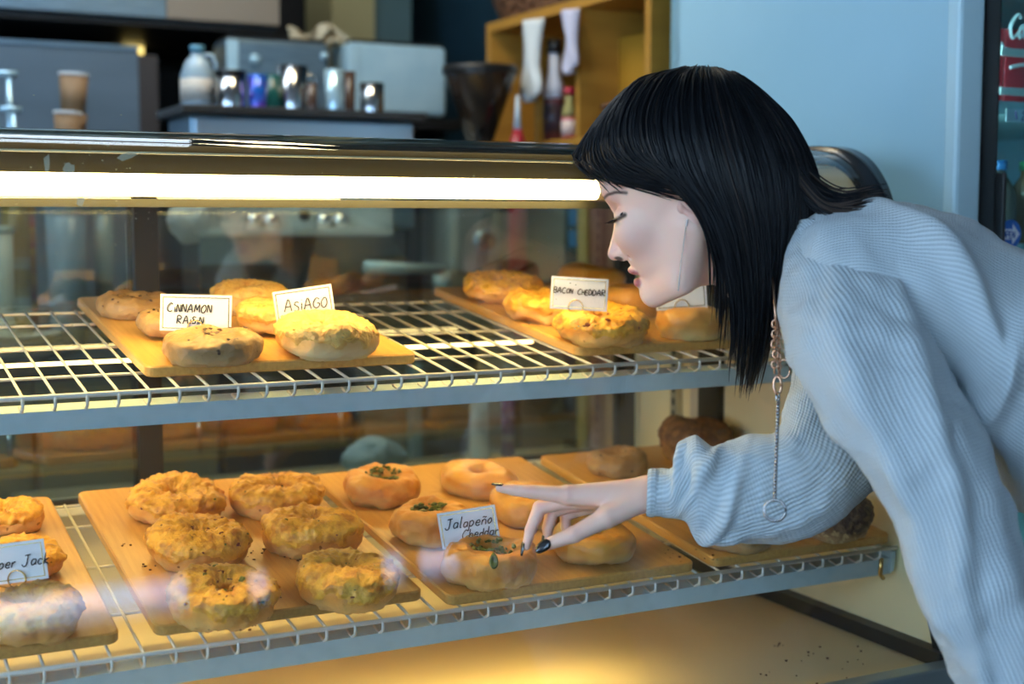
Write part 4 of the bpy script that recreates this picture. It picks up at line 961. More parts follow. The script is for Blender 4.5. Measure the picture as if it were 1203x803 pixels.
bottle('spray_can', 'short can with a red cap and red and white label in the cubby', 669, 19, 103, XU+.022, [mb('b5',(.55,.10,.14)),mb('b6',(.70,.55,.50)),mb('b7',(.35,.30,.10)),mb('b8',(.5,.02,.05))])
bottle('sauce_bottle', 'small clear bottle beside the divider in the left cubby', 637, 12, 110, XU+.04, [mb('b9',(.15,.08,.07)),mb('b10',(.10,.22,.18)),mb('b11',(.2,.17,.15)),mb('b12',(.2,.2,.2))])
# sauce bottle on the counter by the grinder
pz = atY(613,168,2.72)
t = thing('red_sauce_bottle', 'red sauce bottle with a pale nozzle right of the grinder hopper', 'bottle', (pz.x+.0,2.74,ZCT)); H_ = zY(613,112,2.74)-ZCT
lathe('bottle_body', [(.001,0),(.022,0),(.022,H_*.78),(.010,H_*.86),(.001,H_*.86)], mb('red_sauce',(.40,.02,.04)), t, n=20)
lathe('bottle_nozzle', [(.001,H_*.85),(.009,H_*.85),(.004,H_),(.001,H_)], mb('nozzle',(.6,.7,.75)), t, n=14)
# cabinet below the cubby: reddish panel, pale post, blue labels
lp = thing('side_cabinet', 'reddish brown cabinet below the wooden cubby seen through the case', 'cabinet', (1.66,2.6,0))
def PL(o): o.parent = lp; o.matrix_parent_inverse = Matrix.Translation((-1.66,-2.6,0)); return o
y1_ = atX(692,280,XU).y; zc_ = zbot-.13
PL(box('red_panel', (XU,2.20,.0), (XU+.02,y1_,zc_), mat('red_brown_panel', (.20,.07,.06), .5)))
PL(box('edge_post', (XU-.004,y1_,.0), (XU+.02,atX(680,280,XU).y,zc_), mat('mustard_post', (.42,.33,.10), .5)))
PL(box('cabinet_side', (XU,atX(680,280,XU).y+.001,.985), (XU+.02,3.2,zc_), mat('blue_grey_side', (.06,.10,.11), .5)))
for k, yy in enumerate((255,280)):
    a_ = atX(673, yy, XU-.005); o = box('blue_label', (XU-.003,a_.y-.02,a_.z-.018), (XU-.0005,a_.y+.022,a_.z+.018), mat('blue_label', (.05,.22,.50), .4)); PL(o)
# things on the counter seen through the rear doors (left)
def tub(name, label, px0, px1, ytop, Y, m, grp=None, taper=1.0, lidm=None, cat='container'):
    x = xY((px0+px1)/2,300,Y); d = (np.array([x,Y,1.1])-C_)@F_; r = (px1-px0)/2*d/FPX; H_ = zY((px0+px1)/2,ytop,Y)-ZCT
    t = thing(name, label, cat, (x,Y,ZCT), group=grp)
    lathe('tub_body', [(.001,0),(r*taper,0),(r,H_*.96),(r*.92,H_*.96),(r*taper*.9,.006),(.001,.006)], m, t, n=26)
    lathe('tub_rim', [(r*.9,H_*.94),(r*1.05,H_*.94),(r*1.05,H_),(r*.9,H_)], lidm or m, t, n=26)
M['clearblue'] = mat('translucent_cup', (.28,.40,.50), .25, noise=(4,(.18,.28,.38),.3,.7,(6,6,.4)), sss=.1)
M['clear2'] = mat('translucent_grey', (.20,.27,.28), .25)
tub('plastic_cup_stack', 'wide stack of pale blue plastic cups on the back counter', 55, 101, 238, 2.86, M['clearblue'], taper=.88, cat='cups')
tub('plastic_cup_stack', 'narrow stack of clear cups right of the wide blue stack', 110, 134, 238, 2.90, M['clear2'], taper=.7, cat='cups')
tub('white_container', 'white tub at the left frame edge seen through the rear door', -12, 15, 265, 2.84, mat('white_tub', (.50,.55,.48), .4))
tub('label_jar', 'jar with a red and yellow label beside the white tub', 20, 42, 243, 2.92, mat('jar_label', (.30,.04,.03), .4, noise=(2,(.40,.28,.03),.45,.55,(.1,.1,12))), cat='jar')
tub('white_cup', 'small white cup left of the dark door frame', 150, 161, 262, 2.90, M['cupw'], cat='cup')
# plate stack
t = thing('plate_stack', 'low stack of white plates at the lower left of the back counter', 'plates', (xY(18,330,2.80),2.80,ZCT))
for k in range(4): lathe('plate', [(.001,.012*k),(.06,.012*k),(.085,.012*k+.010),(.087,.012*k+.011),(.06,.012*k+.004),(.001,.012*k+.004)], M['cupw'], t, n=30)
# plastic bag on the drip tray
bg_ = np.array(put(226,262,2.80)); 
def fbag(X,Y,Z):
    d = s_ell(X,Y,Z,bg_,(.052,.045,.040)); d = smin(d, s_ell(X,Y,Z,bg_+np.array([.03,0,.030]),(.03,.03,.025)), .02)
    n = fnoise(np.stack([X,Y,Z],-1), 40, 3); return d+n*.012
V, Fc = nets(fbag, bg_-.085, bg_+.085, .0045)
o = raw('plastic_bag', V, Fc, mat('cloudy_bag', (.55,.55,.52), .35)); tag(o, 'crumpled whitish plastic bag at the left end of the espresso machine tray', 'bag')
# blue cloth and white bottles low down through the rear door
shf = thing('low_shelf', 'low beige shelf ledge in front of the kitchen cabinets', 'shelf', (1.0,2.5,0))
a = Acc(); zsh = zY(560,548,2.45); a.box((.30,2.38,zsh-.03),(1.46,2.60,zsh)); 
for x in (.33,1.40): a.box((x,2.40,0),(x+.03,2.43,zsh-.03)); a.box((x,2.55,0),(x+.03,2.58,zsh-.03))
o = a.build('shelf_frame', M['cab']); o.parent = shf; o.matrix_parent_inverse = Matrix.Translation(-shf.location)
def lowb(label, px, w, ytop, m, cap):
    x = xY(px,520,2.47); d = (np.array([x,2.47,.9])-C_)@F_; r = w/2*d/FPX; H_ = zY(px,ytop,2.47)-zsh
    t = thing('squeeze_bottle', label, 'bottle', (x,2.47,zsh)); lathe('bottle_body', [(.001,0),(r,0),(r,H_*.8),(r*.5,H_*.9),(.001,H_*.9)], m, t, n=20); lathe('bottle_cap', [(.001,H_*.89),(r*.5,H_*.89),(r*.3,H_),(.001,H_)], cap, t, n=14)
lowb('white squeeze bottle low behind the rear glass above the flat bagel', 563, 22, 455, M['cupw'], mb('capr',(.5,.05,.08)))
lowb('purple and white bottle low behind the rear glass, right of the white one', 597, 16, 450, mat('purple_label', (.45,.38,.50), .4, noise=(2,(.20,.06,.25),.4,.5,(.1,.1,14))), M['cupw'])
bt = np.array(put(440,520,2.47)); bt[2] = zsh+.035
def fcl(X,Y,Z):
    d = s_ell(X,Y,Z,bt,(.060,.05,.036)); n = fnoise(np.stack([X,Y,Z],-1), 34, 3); return np.maximum(d+n*.018, (zsh+.001)-Z)
V, Fc = nets(fcl, bt-.10, bt+.10, .006)
o = raw('folded_cloth', V, Fc, mat('pale_blue_cloth', (.35,.50,.62), .8)); tag(o, 'crumpled pale blue cloth low behind the rear glass', 'cloth')
# ================================================================ the woman
woman = thing('person', 'woman with long black hair in a pale ribbed sweater bending over the case and pointing', 'person', (1.62,.86,0))
WI = Matrix.Translation((-1.62,-.86,0))
def PW(o, parent=None):
    o.parent = parent or woman
    if parent is None: o.matrix_parent_inverse = WI
    return o
def skin_mat():
    m = bpy.data.materials.new('skin'); m.use_nodes = True; t = m.node_tree; b = t.nodes['Principled BSDF']
    b.inputs['Roughness'].default_value = .48; b.inputs['Subsurface Weight'].default_value = .25; b.inputs['Subsurface Radius'].default_value = (1,.35,.2); b.inputs['Subsurface Scale'].default_value = .006
    sock(b,'Specular IOR Level').default_value = .4
    at = t.nodes.new('ShaderNodeAttribute'); at.attribute_name = 'tone'
    sp = t.nodes.new('ShaderNodeSeparateColor'); t.links.new(at.outputs['Color'], sp.inputs[0])
    def mixc(a, fac, c):
        mx = t.nodes.new('ShaderNodeMix'); mx.data_type = 'RGBA'; t.links.new(fac, mx.inputs['Factor'])
        if isinstance(a, tuple): mx.inputs['A'].default_value = a
        else: t.links.new(a, mx.inputs['A'])
        mx.inputs['B'].default_value = c; return mx.outputs['Result']
    o = mixc((.88,.56,.43,1), sp.outputs[0], (.55,.19,.18,1))   # lips
    o = mixc(o, sp.outputs[1], (.74,.36,.30,1))                 # blush: cheeks, ear, knuckles
    o = mixc(o, sp.outputs[2], (.05,.03,.03,1))                 # brow, eyeliner and painted nostril shade
    t.links.new(o, b.inputs['Base Color'])
    tc = t.nodes.new('ShaderNodeTexCoord'); n = t.nodes.new('ShaderNodeTexNoise'); n.inputs['Scale'].default_value = 700; n.inputs['Detail'].default_value = 3
    bp = t.nodes.new('ShaderNodeBump'); bp.inputs['Strength'].default_value = .12; bp.inputs['Distance'].default_value = .0006
    t.links.new(tc.outputs['Object'], n.inputs['Vector']); t.links.new(n.outputs['Fac'], bp.inputs['Height']); t.links.new(bp.outputs['Normal'], b.inputs['Normal'])
    return m
M['skin'] = skin_mat()
M['hair'] = mat('black_hair', (.004,.005,.007), .42, spec=.3)
M['hair_brown'] = mat('brown_hair_ends', (.045,.028,.020), .45)
M['nail'] = mat('black_nail_polish', (.004,.004,.005), .08, coat=1)
# ---- a rigid frame: x right, y down (pixels of the photograph), w towards the viewer; all in real metres
class Frame:
    def __init__(s, px, py, d):
        c = np.array(atd(px, py, d)); L = -ray(px, py); L = L/np.linalg.norm(L)
        R = R_-L*(R_@L); R /= np.linalg.norm(R); Un = np.cross(L, R)   # up
        s.c, s.L, s.R, s.U, s.k, s.px, s.py = c, L, R, Un, d/FPX, px, py
    def __call__(s, x, y, w=0):
        x, y, w = np.asarray(x, float), np.asarray(y, float), np.asarray(w, float)
        return s.c+s.k*((x-s.px)[..., None]*s.R-(y-s.py)[..., None]*s.U+w[..., None]*s.L)
HF = Frame(800, 240, 1.50)
# profile outline of face+skull+neck in pixels
PRF = [(708,190),(705,205),(705,217),(708,228),(711,236),(716,243),(721,250),(722,258),(721,266),(720,274),(718,282),(716,290),(714,296),(714,300),(716,304),(720,307),(726,308),(732,308),
       (735,311),(735.5,314),(737,317),(739.5,320),(745,323),(750,324.5),(745.5,326.5),(744.5,330),(746,334),(750,338),(751,342),(751.5,346),(754,352),(758,357),(764,361),(772,362),(781,359),(791,353),(801,347),(812,341),(824,335),(838,334),(860,345),(885,350),(930,345),(960,300),(952,240),(925,190),(905,160),(880,128),(840,104),(800,97),(762,104),(735,125),(716,155)]
PA = np.array(PRF, float)
def poly_sd(X, Y):
    """signed distance to the profile polygon, negative inside"""
    n = len(PA); D = np.full(X.shape, 1e9); ins = np.zeros(X.shape, bool)
    for i in range(n):
        a = PA[i]; b = PA[(i+1)%n]; e = b-a; L = e@e
        t = np.clip(((X-a[0])*e[0]+(Y-a[1])*e[1])/L, 0, 1); D = np.minimum(D, np.hypot(X-a[0]-t*e[0], Y-a[1]-t*e[1]))
        c = (a[1] > Y) != (b[1] > Y); ins ^= c & (X < (b[0]-a[0])*(Y-a[1])/((b[1]-a[1]) if b[1] != a[1] else 1e-9)+a[0])
    return np.where(ins, -D, D)
hs = 1.5
gx_, gy_ = np.arange(695, 972, hs), np.arange(88, 366, hs)
GX, GY = np.meshgrid(gx_, gy_, indexing='ij'); SD = poly_sd(GX, GY)
def sd2(X, Y):
    i = np.clip((X-695)/hs, 0, len(gx_)-1.001); j = np.clip((Y-88)/hs, 0, len(gy_)-1.001); a = i.astype(int); b = j.astype(int); fx = i-a; fy = j-b
    return SD[a,b]*(1-fx)*(1-fy)+SD[a+1,b]*fx*(1-fy)+SD[a,b+1]*(1-fx)*fy+SD[a+1,b+1]*fx*fy
def head_sdf(X, Y, Z):
    A = np.abs(Z)
    d = s_ell(X,Y,A,(822,190,0),(116,98,82),-20)                    # cranium
    d = smin(d, s_ell(X,Y,A,(785,262,0),(62,92,57),-22), 16)        # face
    d = smin(d, s_ell(X,Y,A,(748,270,30),(26,26,24)), 14)           # cheekbone
    d = smin(d, s_ell(X,Y,A,(722,216,16),(22,22,34)), 12)           # brow
    d = smin(d, s_cone(X,Y,A,(812,268,50),(800,328,42),22,15), 22)  # jaw angle
    d = smin(d, s_cone(X,Y,A,(800,328,40),(772,346,12),15,15), 16)  # jaw line
    d = smin(d, s_ell(X,Y,A,(768,344,0),(17,18,20)), 10)            # chin
    d = smin(d, s_cone(X,Y,A,(870,270,0),(905,345,0),54,50), 20)    # neck
    # nose
    d = smin(d, s_cone(X,Y,A,(730,250,0),(722,296,0),7,9.5), 7)
    d = smin(d, s_ell(X,Y,A,(722,297,0),(10,10,9)), 4)
    d = smin(d, s_ell(X,Y,A,(731,299,10.5),(9,8.5,6)), 3.5)
    # lips
    d = smin(d, s_ell(X,Y,A,(745,319,0),(9,6,19)), 3)
    d = smin(d, s_ell(X,Y,A,(750,333,0),(8,7,16)), 3)
    # eye socket and lid
    d = smax(d, -s_ell(X,Y,A,(719,252,33),(15,11,19)), 8)
    d = smin(d, s_ell(X,Y,A,(736,254,31),(13,12.5,14)), 2.5)
    # nostril, mouth line
    d = smax(d, -s_ell(X,Y,A,(727,304,15),(5.5,3,5)), 1.0); d = smax(d, -s_ell(X,Y,A,(742,295,21),(3.2,10,6)), 3)
    d = smax(d, -s_ell(X,Y,A,(744,325,0),(9,.9,19)), 1.2)
    return smax(d, sd2(X, Y), 5)
V, Fc = nets(head_sdf, (697,92,-92), (958,364,92), 1.6)
hx_, hy_, hz_ = V[:,0], V[:,1], V[:,2]; HV = HF(hx_, hy_, hz_)
# tone attribute
az = np.abs(hz_)
def blob(cx, cy, cz, rx, ry, rz, hard=2.0): return np.clip((1-np.sqrt(((hx_-cx)/rx)**2+((hy_-cy)/ry)**2+((az-cz)/rz)**2))*hard, 0, 1)
lip = np.maximum(blob(742,320,0,13,5.4,30,4), blob(746,332,0,12,7.5,27,4))
nost_shade = blob(728,304,12,7,4,7,3)*.9  # shade inside the nostril, painted into the skin tone
blush = np.maximum(np.maximum(blob(752,285,48,30,26,40)*.30, blob(722,298,4,13,12,12)*.35), blob(724,240,30,14,14,25)*.35)
# brow: arc from (711,238) up to (730,229); liner along the lid edge
def arcm(pts, th): 
    D = np.full(hx_.shape, 1e9)
    for a, b in zip(pts[:-1], pts[1:]):
        a = np.array(a,float); b = np.array(b,float); e = b-a; t = np.clip(((hx_-a[0])*e[0]+(hy_-a[1])*e[1])/(e@e),0,1); D = np.minimum(D, np.hypot(hx_-a[0]-t*e[0], hy_-a[1]-t*e[1]))
    return np.clip(1.6-D/th, 0, 1)
dark = arcm([(709,243),(710,234),(716,229),(726,226),(738,227)], 1.5)*.9
dark = np.maximum(dark, nost_shade); dark = np.maximum(dark, arcm([(722,259),(728,257),(736,252)], 2.4)*(az > 14))
cols = np.stack([lip, blush, dark], 1)
body_V = [HV]; body_F = [Fc]; body_C = [cols]
# ---- right hand and forearm
AF = Frame(680, 600, 1.462)
def hand_sdf(X, Y, Z):
    S = lambda a, b, ra, rb, fl=1.0: s_cone(X,Y,Z,a,b,ra,rb,fl)
    # palm fan
    d = S((764,580,0),(668,583,6),18,10.5); d = smin(d, S((764,580,-4),(668,587,-10),18,11), 6)
    d = smin(d, S((762,580,-8),(674,590,-26),17,10.5), 6); d = smin(d, S((762,580,-10),(686,595,-40),16,9.5), 6)
    d = smin(d, S((900,572,-6),(800,574,-6),27,22), 5); d = smin(d, S((800,574,-6),(760,580,-4),22,20), 8)
    # thumb
    d = smin(d, S((748,590,8),(712,607,18),14,13), 9); d = smin(d, S((712,607,18),(674,627,22),12,9.5), 5); d = smin(d, S((674,627,22),(644,638,20),9.6,7.2), 2.5)
    # index
    f = S((664,581,6),(624,577.5,9),10.5,8); f = smin(f, S((624,577.5,9),(603,575.5,10),8,6.6), 1.5); f = smin(f, S((603,575.5,10),(587,573.5,10),6.6,4.6), 1.5); d = smin(d, f, 5)
    # middle
    f = S((668,587,-10),(634,596,-10),9.5,8.6); f = smin(f, S((634,596,-10),(623,622,-8),8.6,7), 1.5); f = smin(f, S((623,622,-8),(618,641,-6),7,5), 1.5); d = smin(d, f, 4)
    f = S((676,591,-26),(648,600,-27),9.5,8.2); f = smin(f, S((648,600,-27),(643,620,-25),8.2,6.8), 1.5); f = smin(f, S((643,620,-25),(642,633,-22),6.8,5), 1.5); d = smin(d, f, 4)
    f = S((687,596,-40),(664,605,-42),8.5,7.2); f = smin(f, S((664,605,-42),(664,618,-41),7.2,6), 1.5); f = smin(f, S((664,618,-41),(667,629,-38),6,4.4), 1.5); d = smin(d, f, 4)
    # tendon ridge, knuckles
    d = smin(d, S((770,568,0),(668,576,8),6,5), 8)
    return d
V, Fc = nets(hand_sdf, (575,535,-62), (905,664,48), 1.25)
body_V.append(AF(V[:,0],V[:,1],V[:,2])); body_F.append(Fc)
kn = np.zeros(len(V))
for c in ((624,576,9,12),(603,574,10,8),(668,578,6,16),(634,594,-10,10),(622,622,-8,8),(674,625,22,11),(590,575,10,10),(618,640,-6,9)):
    kn = np.maximum(kn, np.clip(1-np.sqrt((V[:,0]-c[0])**2+(V[:,1]-c[1])**2+(V[:,2]-c[2])**2)/c[3]/1.3, 0, 1)*.5)
body_C.append(np.stack([np.zeros(len(V)), kn, np.zeros(len(V))], 1))
# ---- left hand hanging relaxed below the near sleeve
LFm = Frame(1245, 930, 1.30)
def lhand_sdf(X, Y, Z):
    S = lambda a, b, ra, rb, fl=1.0: s_cone(X,Y,Z,a,b,ra,rb,fl)
    d = S((1232,850,0),(1243,915,0),27,21)
    for x, z in ((1226,8),(1238,3),(1250,-3),(1262,-8)): d = smin(d, S((1244,920,0),(x,985,z),17,12), 7)
    for x, z, L in ((1224,8,78),(1237,3,86),(1251,-3,80),(1264,-8,64)):
        f = S((x,985,z),(x-4,985+L*.46,z+10),10.5,9.2); f = smin(f, S((x-4,985+L*.46,z+10),(x-14,985+L*.78,z+12),9.2,8), 2); f = smin(f, S((x-14,985+L*.78,z+12),(x-26,985+L,z+10),8,6), 2); d = smin(d, f, 4)
    d = smin(d, S((1234,925,8),(1206,960,20),15,13), 9); d = smin(d, S((1206,960,20),(1192,992,24),12,10), 4); d = smin(d, S((1192,992,24),(1186,1018,22),10,7), 3)
    return d
V, Fc = nets(lhand_sdf, (1170,820,-50), (1300,1085,55), 1.8)
body_V.append(LFm(V[:,0],V[:,1],V[:,2])); body_F.append(Fc); body_C.append(np.zeros((len(V),3)))
# ---- torso, left arm, hips and legs under the clothes (coarse)
def W3(px, py, d): return np.array(atd(px, py, d))
sh_c = W3(1010,330,1.50); hip = np.array([1.62,.86,.93])
def torso_sdf(X, Y, Z):
    S = lambda a, b, ra, rb: s_cone(X,Y,Z,a,b,ra,rb)
    d = S(W3(900,320,1.50), W3(950,325,1.50), .050, .055)
    d = smin(d, S(W3(960,330,1.50), sh_c, .055, .066), .03)
    d = smin(d, S(sh_c, sh_c*.4+hip*.6, .066, .08), .03); d = smin(d, S(sh_c*.4+hip*.6, hip, .09, .11), .05)
    for a, b, c, e in (((1000,345,1.42),(1110,580,1.32),(1225,860,1.30),0),((1000,350,1.56),(985,470,1.53),(955,556,1.485),1)):
        d = smin(d, S(sh_c, W3(*a), .06, .038), .04); d = smin(d, S(W3(*a), W3(*b), .038, .029), .02); d = smin(d, S(W3(*b), W3(*c), .029, .026), .02)
    d = smin(d, S(W3(955,556,1.485), W3(890,573,1.466), .028, .026), .02)
    for s in (-1, 1):
        h = hip+np.array([.02,.085*s,-.04]); kn_ = np.array([1.58,.86+.10*s,.50]); an = np.array([1.66,.86+.10*s,.09])
        d = smin(d, S(h, kn_, .085, .055), .04); d = smin(d, S(kn_, an, .052, .036), .02)
    return d
V, Fc = nets(torso_sdf, (.80,.55,.03), (1.80,1.36,1.42), .010)
body_V.append(V); body_F.append(Fc); body_C.append(np.zeros((len(V),3)))
VV_ = np.concatenate(body_V); off = 0; FF = []
for v, f in zip(body_V, body_F): FF.append(f+off); off += len(v)
me = bpy.data.meshes.new('body'); FF = np.concatenate(FF)
me.from_pydata(VV_.tolist(), [], FF.tolist()); me.update()
ca = me.color_attributes.new('tone', 'FLOAT_COLOR', 'POINT'); cc = np.concatenate(body_C); ca.data.foreach_set('color', np.concatenate([cc, np.ones((len(cc),1))],1).ravel())
me.materials.append(M['skin'])
bm = bmesh.new(); bm.from_mesh(me); bmesh.ops.recalc_face_normals(bm, faces=bm.faces); bm.to_mesh(me); bm.free()
body = link('body', me, None, None, True); PW(body)
# nails
def nail(fr, c, u, n, L, Wd, th=.9, tip=0.35):
    """almond nail: c centre, u long axis, n normal, in frame units"""
    c, u, n = (np.array(a, float) for a in (c, u, n)); u /= np.linalg.norm(u); n = n-u*(n@u); n /= np.linalg.norm(n); s = np.cross(u, n)
    V = []; Fc = []; K, J = 12, 8
    for i in range(K+1):
        t = i/K; hw = Wd*math.sqrt(max(0, 1-(abs(t-.38)/(.38 if t < .38 else .62))**(2.4 if t < .38 else 1.8)))+.05
        for j in range(J+1):
            q = j/J*2-1; V.append(c+u*(t-.4)*L+s*q*hw+n*(th*(1-q*q*.9)-.35*(t-.3)**2*L*.3))
    k = len(V)
    for i in range(K):
        for j in range(J): a = i*(J+1)+j; Fc.append((a,a+1,a+J+2,a+J+1))
    V = np.array(V); P3 = fr(V[:,0],V[:,1],V[:,2])
    o = raw('fingernail', P3, Fc, M['nail']); md = o.modifiers.new('s','SOLIDIFY'); md.thickness = .0009
    return PW(o)
nail(AF, (640,639.5,26.5), (-.80,.60,0), (-.2,-.1,1), 20, 6.0, 2.2)
nail(AF, (586,570,10.5), (-1,-.12,0), (.05,-1,.25), 13, 4.2, 1.6)
nail(AF, (614.5,643,-5), (-.18,1,.05), (-1,-.1,.35), 15, 4.4, 1.8)
nail(AF, (638,634,-21), (-.1,1,.1), (-1,-.1,.2), 12, 4.2, 1.6)
nail(AF, (663,631,-37), (.1,1,.1), (-1,.0,.2), 11, 3.8, 1.4)
# eyelashes
el = Acc()
for k in range(16):
    q = k/15; a = (726-6*q+4, 259-1.5*q, 18+22*q)
    p = [(721+7*q, 258.5-2*q, 20+19*q), (716+5.5*q, 261-1.2*q, 21+20*q), (711.5+5*q, 261+1.2*(1-q), 22+22*q)]
    el.tube(HF(*np.array(p).T), [.0008,.0006,.0002], 4)
for k in range(16):
    q = k/15; p = [(721+7*q, 258.5-2*q, -20-19*q), (716+5.5*q, 261-1.2*q, -21-20*q), (711.5+5*q, 261+1.2*(1-q), -22-22*q)]
    el.tube(HF(*np.array(p).T), [.0008,.0006,.0002], 4)
el.tube(HF(*np.array([(720.5,259,18),(723,258.5,26),(729,256.5,37),(737,252,42.5)]).T), [.0009,.0014,.0014,.0006], 5)
for sg in (1,-1):
    w_ = [(716,262,22*sg),(721,260.5,26*sg),(727,257,35*sg),(733,251,44*sg),(736,247.5,44*sg)]
    el.tube(HF(*np.array(w_).T), [.0005,.0016,.0028,.0016,.0004], 6)
PW(el.build('eyelashes', M['hair']))
# ear (near and far side)
def ear(sgn):
    c = (812, 238, 66*sgn)
    def f(X,Y,Z):
        x, y, z = X-c[0], Y-c[1], (Z-c[2])*sgn
        a = math.radians(-22); u = math.cos(a)*x+math.sin(a)*y; v = -math.sin(a)*x+math.cos(a)*y
        o = s_ell(u,v,z-.18*u,(0,-2,4),(17,27,6)); i = s_ell(u,v,z-.18*u,(-1,-5,10),(10.5,17,6)); d = smax(o, -i, 2.5)
        d = smin(d, s_ell(u,v,z,(-4,20,2),(8,8,5)), 3); d = smin(d, s_ell(u,v,z,(-14,2,2),(4,6,5)), 2); return d
    V, Fc = nets(f, (c[0]-34,c[1]-38,c[2]-22), (c[0]+34,c[1]+38,c[2]+22), 1.3)
    P_ = HF(V[:,0],V[:,1],V[:,2]); me = bpy.data.meshes.new('ear'); me.from_pydata(P_.tolist(), [], Fc.tolist())
    bm = bmesh.new(); bm.from_mesh(me); bmesh.ops.recalc_face_normals(bm, faces=bm.faces); bm.to_mesh(me); bm.free()
    ca = me.color_attributes.new('tone','FLOAT_COLOR','POINT'); ca.data.foreach_set('color', [0,.55,0,1]*len(me.vertices)); me.materials.append(M['skin']); PW(link('ear', me, None, None, True))
ear(1); ear(-1)
# earring: fine chain with a thin bar
er = Acc()
er.tube(HF(*np.array([(806,262,73),(803,290,74),(801,304,74)]).T), .0005, 5); er.tube(HF(*np.array([(801,303,74),(798,337,74)]).T), .0008, 6)
er.tube(HF(*np.array([(807,257,74),(806,264,74)]).T), .0013, 6)
tag(PW(er.build('earring', mat('silver', (.38,.34,.32), .4, 1))), 'thin silver bar earring')
# ---- hair: swept sheets of strands from the parting; s=0 face edge, s=1 back of the head
GA = np.array([  # rows: guide curves (x,y,w) root -> tip
 [(778,93,2),(735,112,30),(700,150,34),(682,178,34),(679,188,38),(693,200,46),(708,216,54)],
 [(783,91,2),(742,108,38),(712,145,54),(704,182,62),(722,208,70),(764,218,78),(812,225,84)],
 [(790,88,2),(752,102,42),(728,140,64),(728,182,76),(765,206,86),(815,225,92),(838,262,82)],
 [(800,85,2),(772,98,46),(752,140,76),(760,185,90),(805,225,98),(838,290,84),(842,370,66)],
 [(812,83,2),(795,98,46),(785,145,84),(798,200,100),(836,260,98),(858,340,82),(858,418,60)],
 [(824,83,2),(822,98,44),(825,145,86),(840,205,104),(866,280,98),(876,370,80),(872,452,56)],
 [(836,84,2),(846,100,40),(862,148,78),(880,210,98),(892,285,92),(892,370,74),(880,455,48)],
 [(848,87,2),(868,106,32),(897,150,60),(918,212,78),(918,290,76),(904,370,60),(890,440,40)],
 [(858,90,1),(885,112,20),(920,152,36),(942,212,50),(938,285,50),(916,350,46),(900,405,32)],
 [(865,93,0),(894,116,4),(930,155,8),(954,215,14),(948,270,24),(930,318,30),(914,352,28)],
], float)
HK = 34
def guide(s, mir=1):
    q = s*(len(GA)-1); i = min(int(q), len(GA)-2); t = q-i
    p = [GA[max(i-1,0)], GA[i], GA[i+1], GA[min(i+2,len(GA)-1)]]
    g = .5*((2*p[1])+(-p[0]+p[2])*t+(2*p[0]-5*p[1]+4*p[2]-p[3])*t*t+(-p[0]+3*p[1]-3*p[2]+p[3])*t**3)
    g = spline(g, HK); g[:,2] *= mir; return g
def sheet(mir, inset, s0=0, s1=1, n=70, upto=HK):
    V = []; 
    for i in range(n):
        g = guide(s0+(s1-s0)*i/(n-1)); g = g[:upto]
        cx, cy = 840, 200; gg = g.copy(); dv = np.stack([g[:,0]-cx, (g[:,1]-cy)*.6, g[:,2]], 1); dv /= np.linalg.norm(dv,axis=1)[:,None]; gg -= dv*inset
        wob = np.array([math.sin(i*2.1)*.8+math.sin(i*.73)*1.4]); gg[:,2] += wob*np.linspace(0,1,len(gg)); gg[:,2] = np.maximum(gg[:,2],-1)*mir; V.append(HF(gg[:,0],gg[:,1],gg[:,2]))
    V = np.array(V); K = V.shape[1]
    Fc = [(i*K+j, (i+1)*K+j, (i+1)*K+j+1, i*K+j+1) for i in range(n-1) for j in range(K-1)]
    return V.reshape(-1,3), Fc
hb = Acc()
for mir in (1,-1):
    V, Fc = sheet(mir, 4, upto=HK-8); hb.add(V, Fc)
hair = hb.build('hair', M['hair'], None, True); PW(hair)
rs = np.random.default_rng(11)
st = Acc(); stb = Acc()
for k in range(2300):
    s = rs.random(); mir = 1 if k < 1700 else -1
    g = guide(s, mir); j = rs.normal(0, 1, 3)*np.array([1.6,1.2,1.8]); ph = rs.random(2)*6; tt = np.linspace(0,1,HK)
    cut = HK-rs.integers(0, 6) if rs.random() < .7 else HK-rs.integers(4, 15)
    amp = 2.0+3.5*tt
    g[:,0] += j[0]+np.sin(tt*5+ph[0])*amp*.45+rs.normal(0,3.2)*tt**2; g[:,1] += j[1]+rs.normal(0,7)*tt**3
    g[:,2] += (j[2]+np.sin(tt*4+ph[1])*amp*.5)
    if rs.random() < .55: g = g[::2]; cut = cut//2
    g = g[:max(cut,5)]; r = .00075*rs.uniform(.7,1.5)
    (stb if (s > .25 and rs.random() < .02) else st).tube(HF(g[:,0],g[:,1],g[:,2]), [r]*(len(g)-2)+[r*.6,r*.15], 3)
# strands lying over the shoulder and neck
for k in range(170):
    a = rs.normal(0,1); p = np.array([(918,190+a*8,48),(950,222+a*7,52),(978,232+a*4,58),(1006,229+a*3.5,62),(1031,226+a*3.0+rs.normal(0,2),62)]) if k%2 else \
        np.array([(920,200+a*8,60),(945,232+a*6,72),(965,243+a*4,78),(990,244+a*4,80),(1024+rs.normal(0,6),238+a*4,78)])
    g = spline(p, 18)[:rs.integers(10,18)]; g = spline(g,16); g[:,1] += np.linspace(0,1,16)**2*rs.normal(3,5); g[:,2] += rs.normal(0,3); (st if k%5<3 else stb).tube(HF(g[:,0],g[:,1],g[:,2]), [.0009]*14+[.0006,.0002], 3)
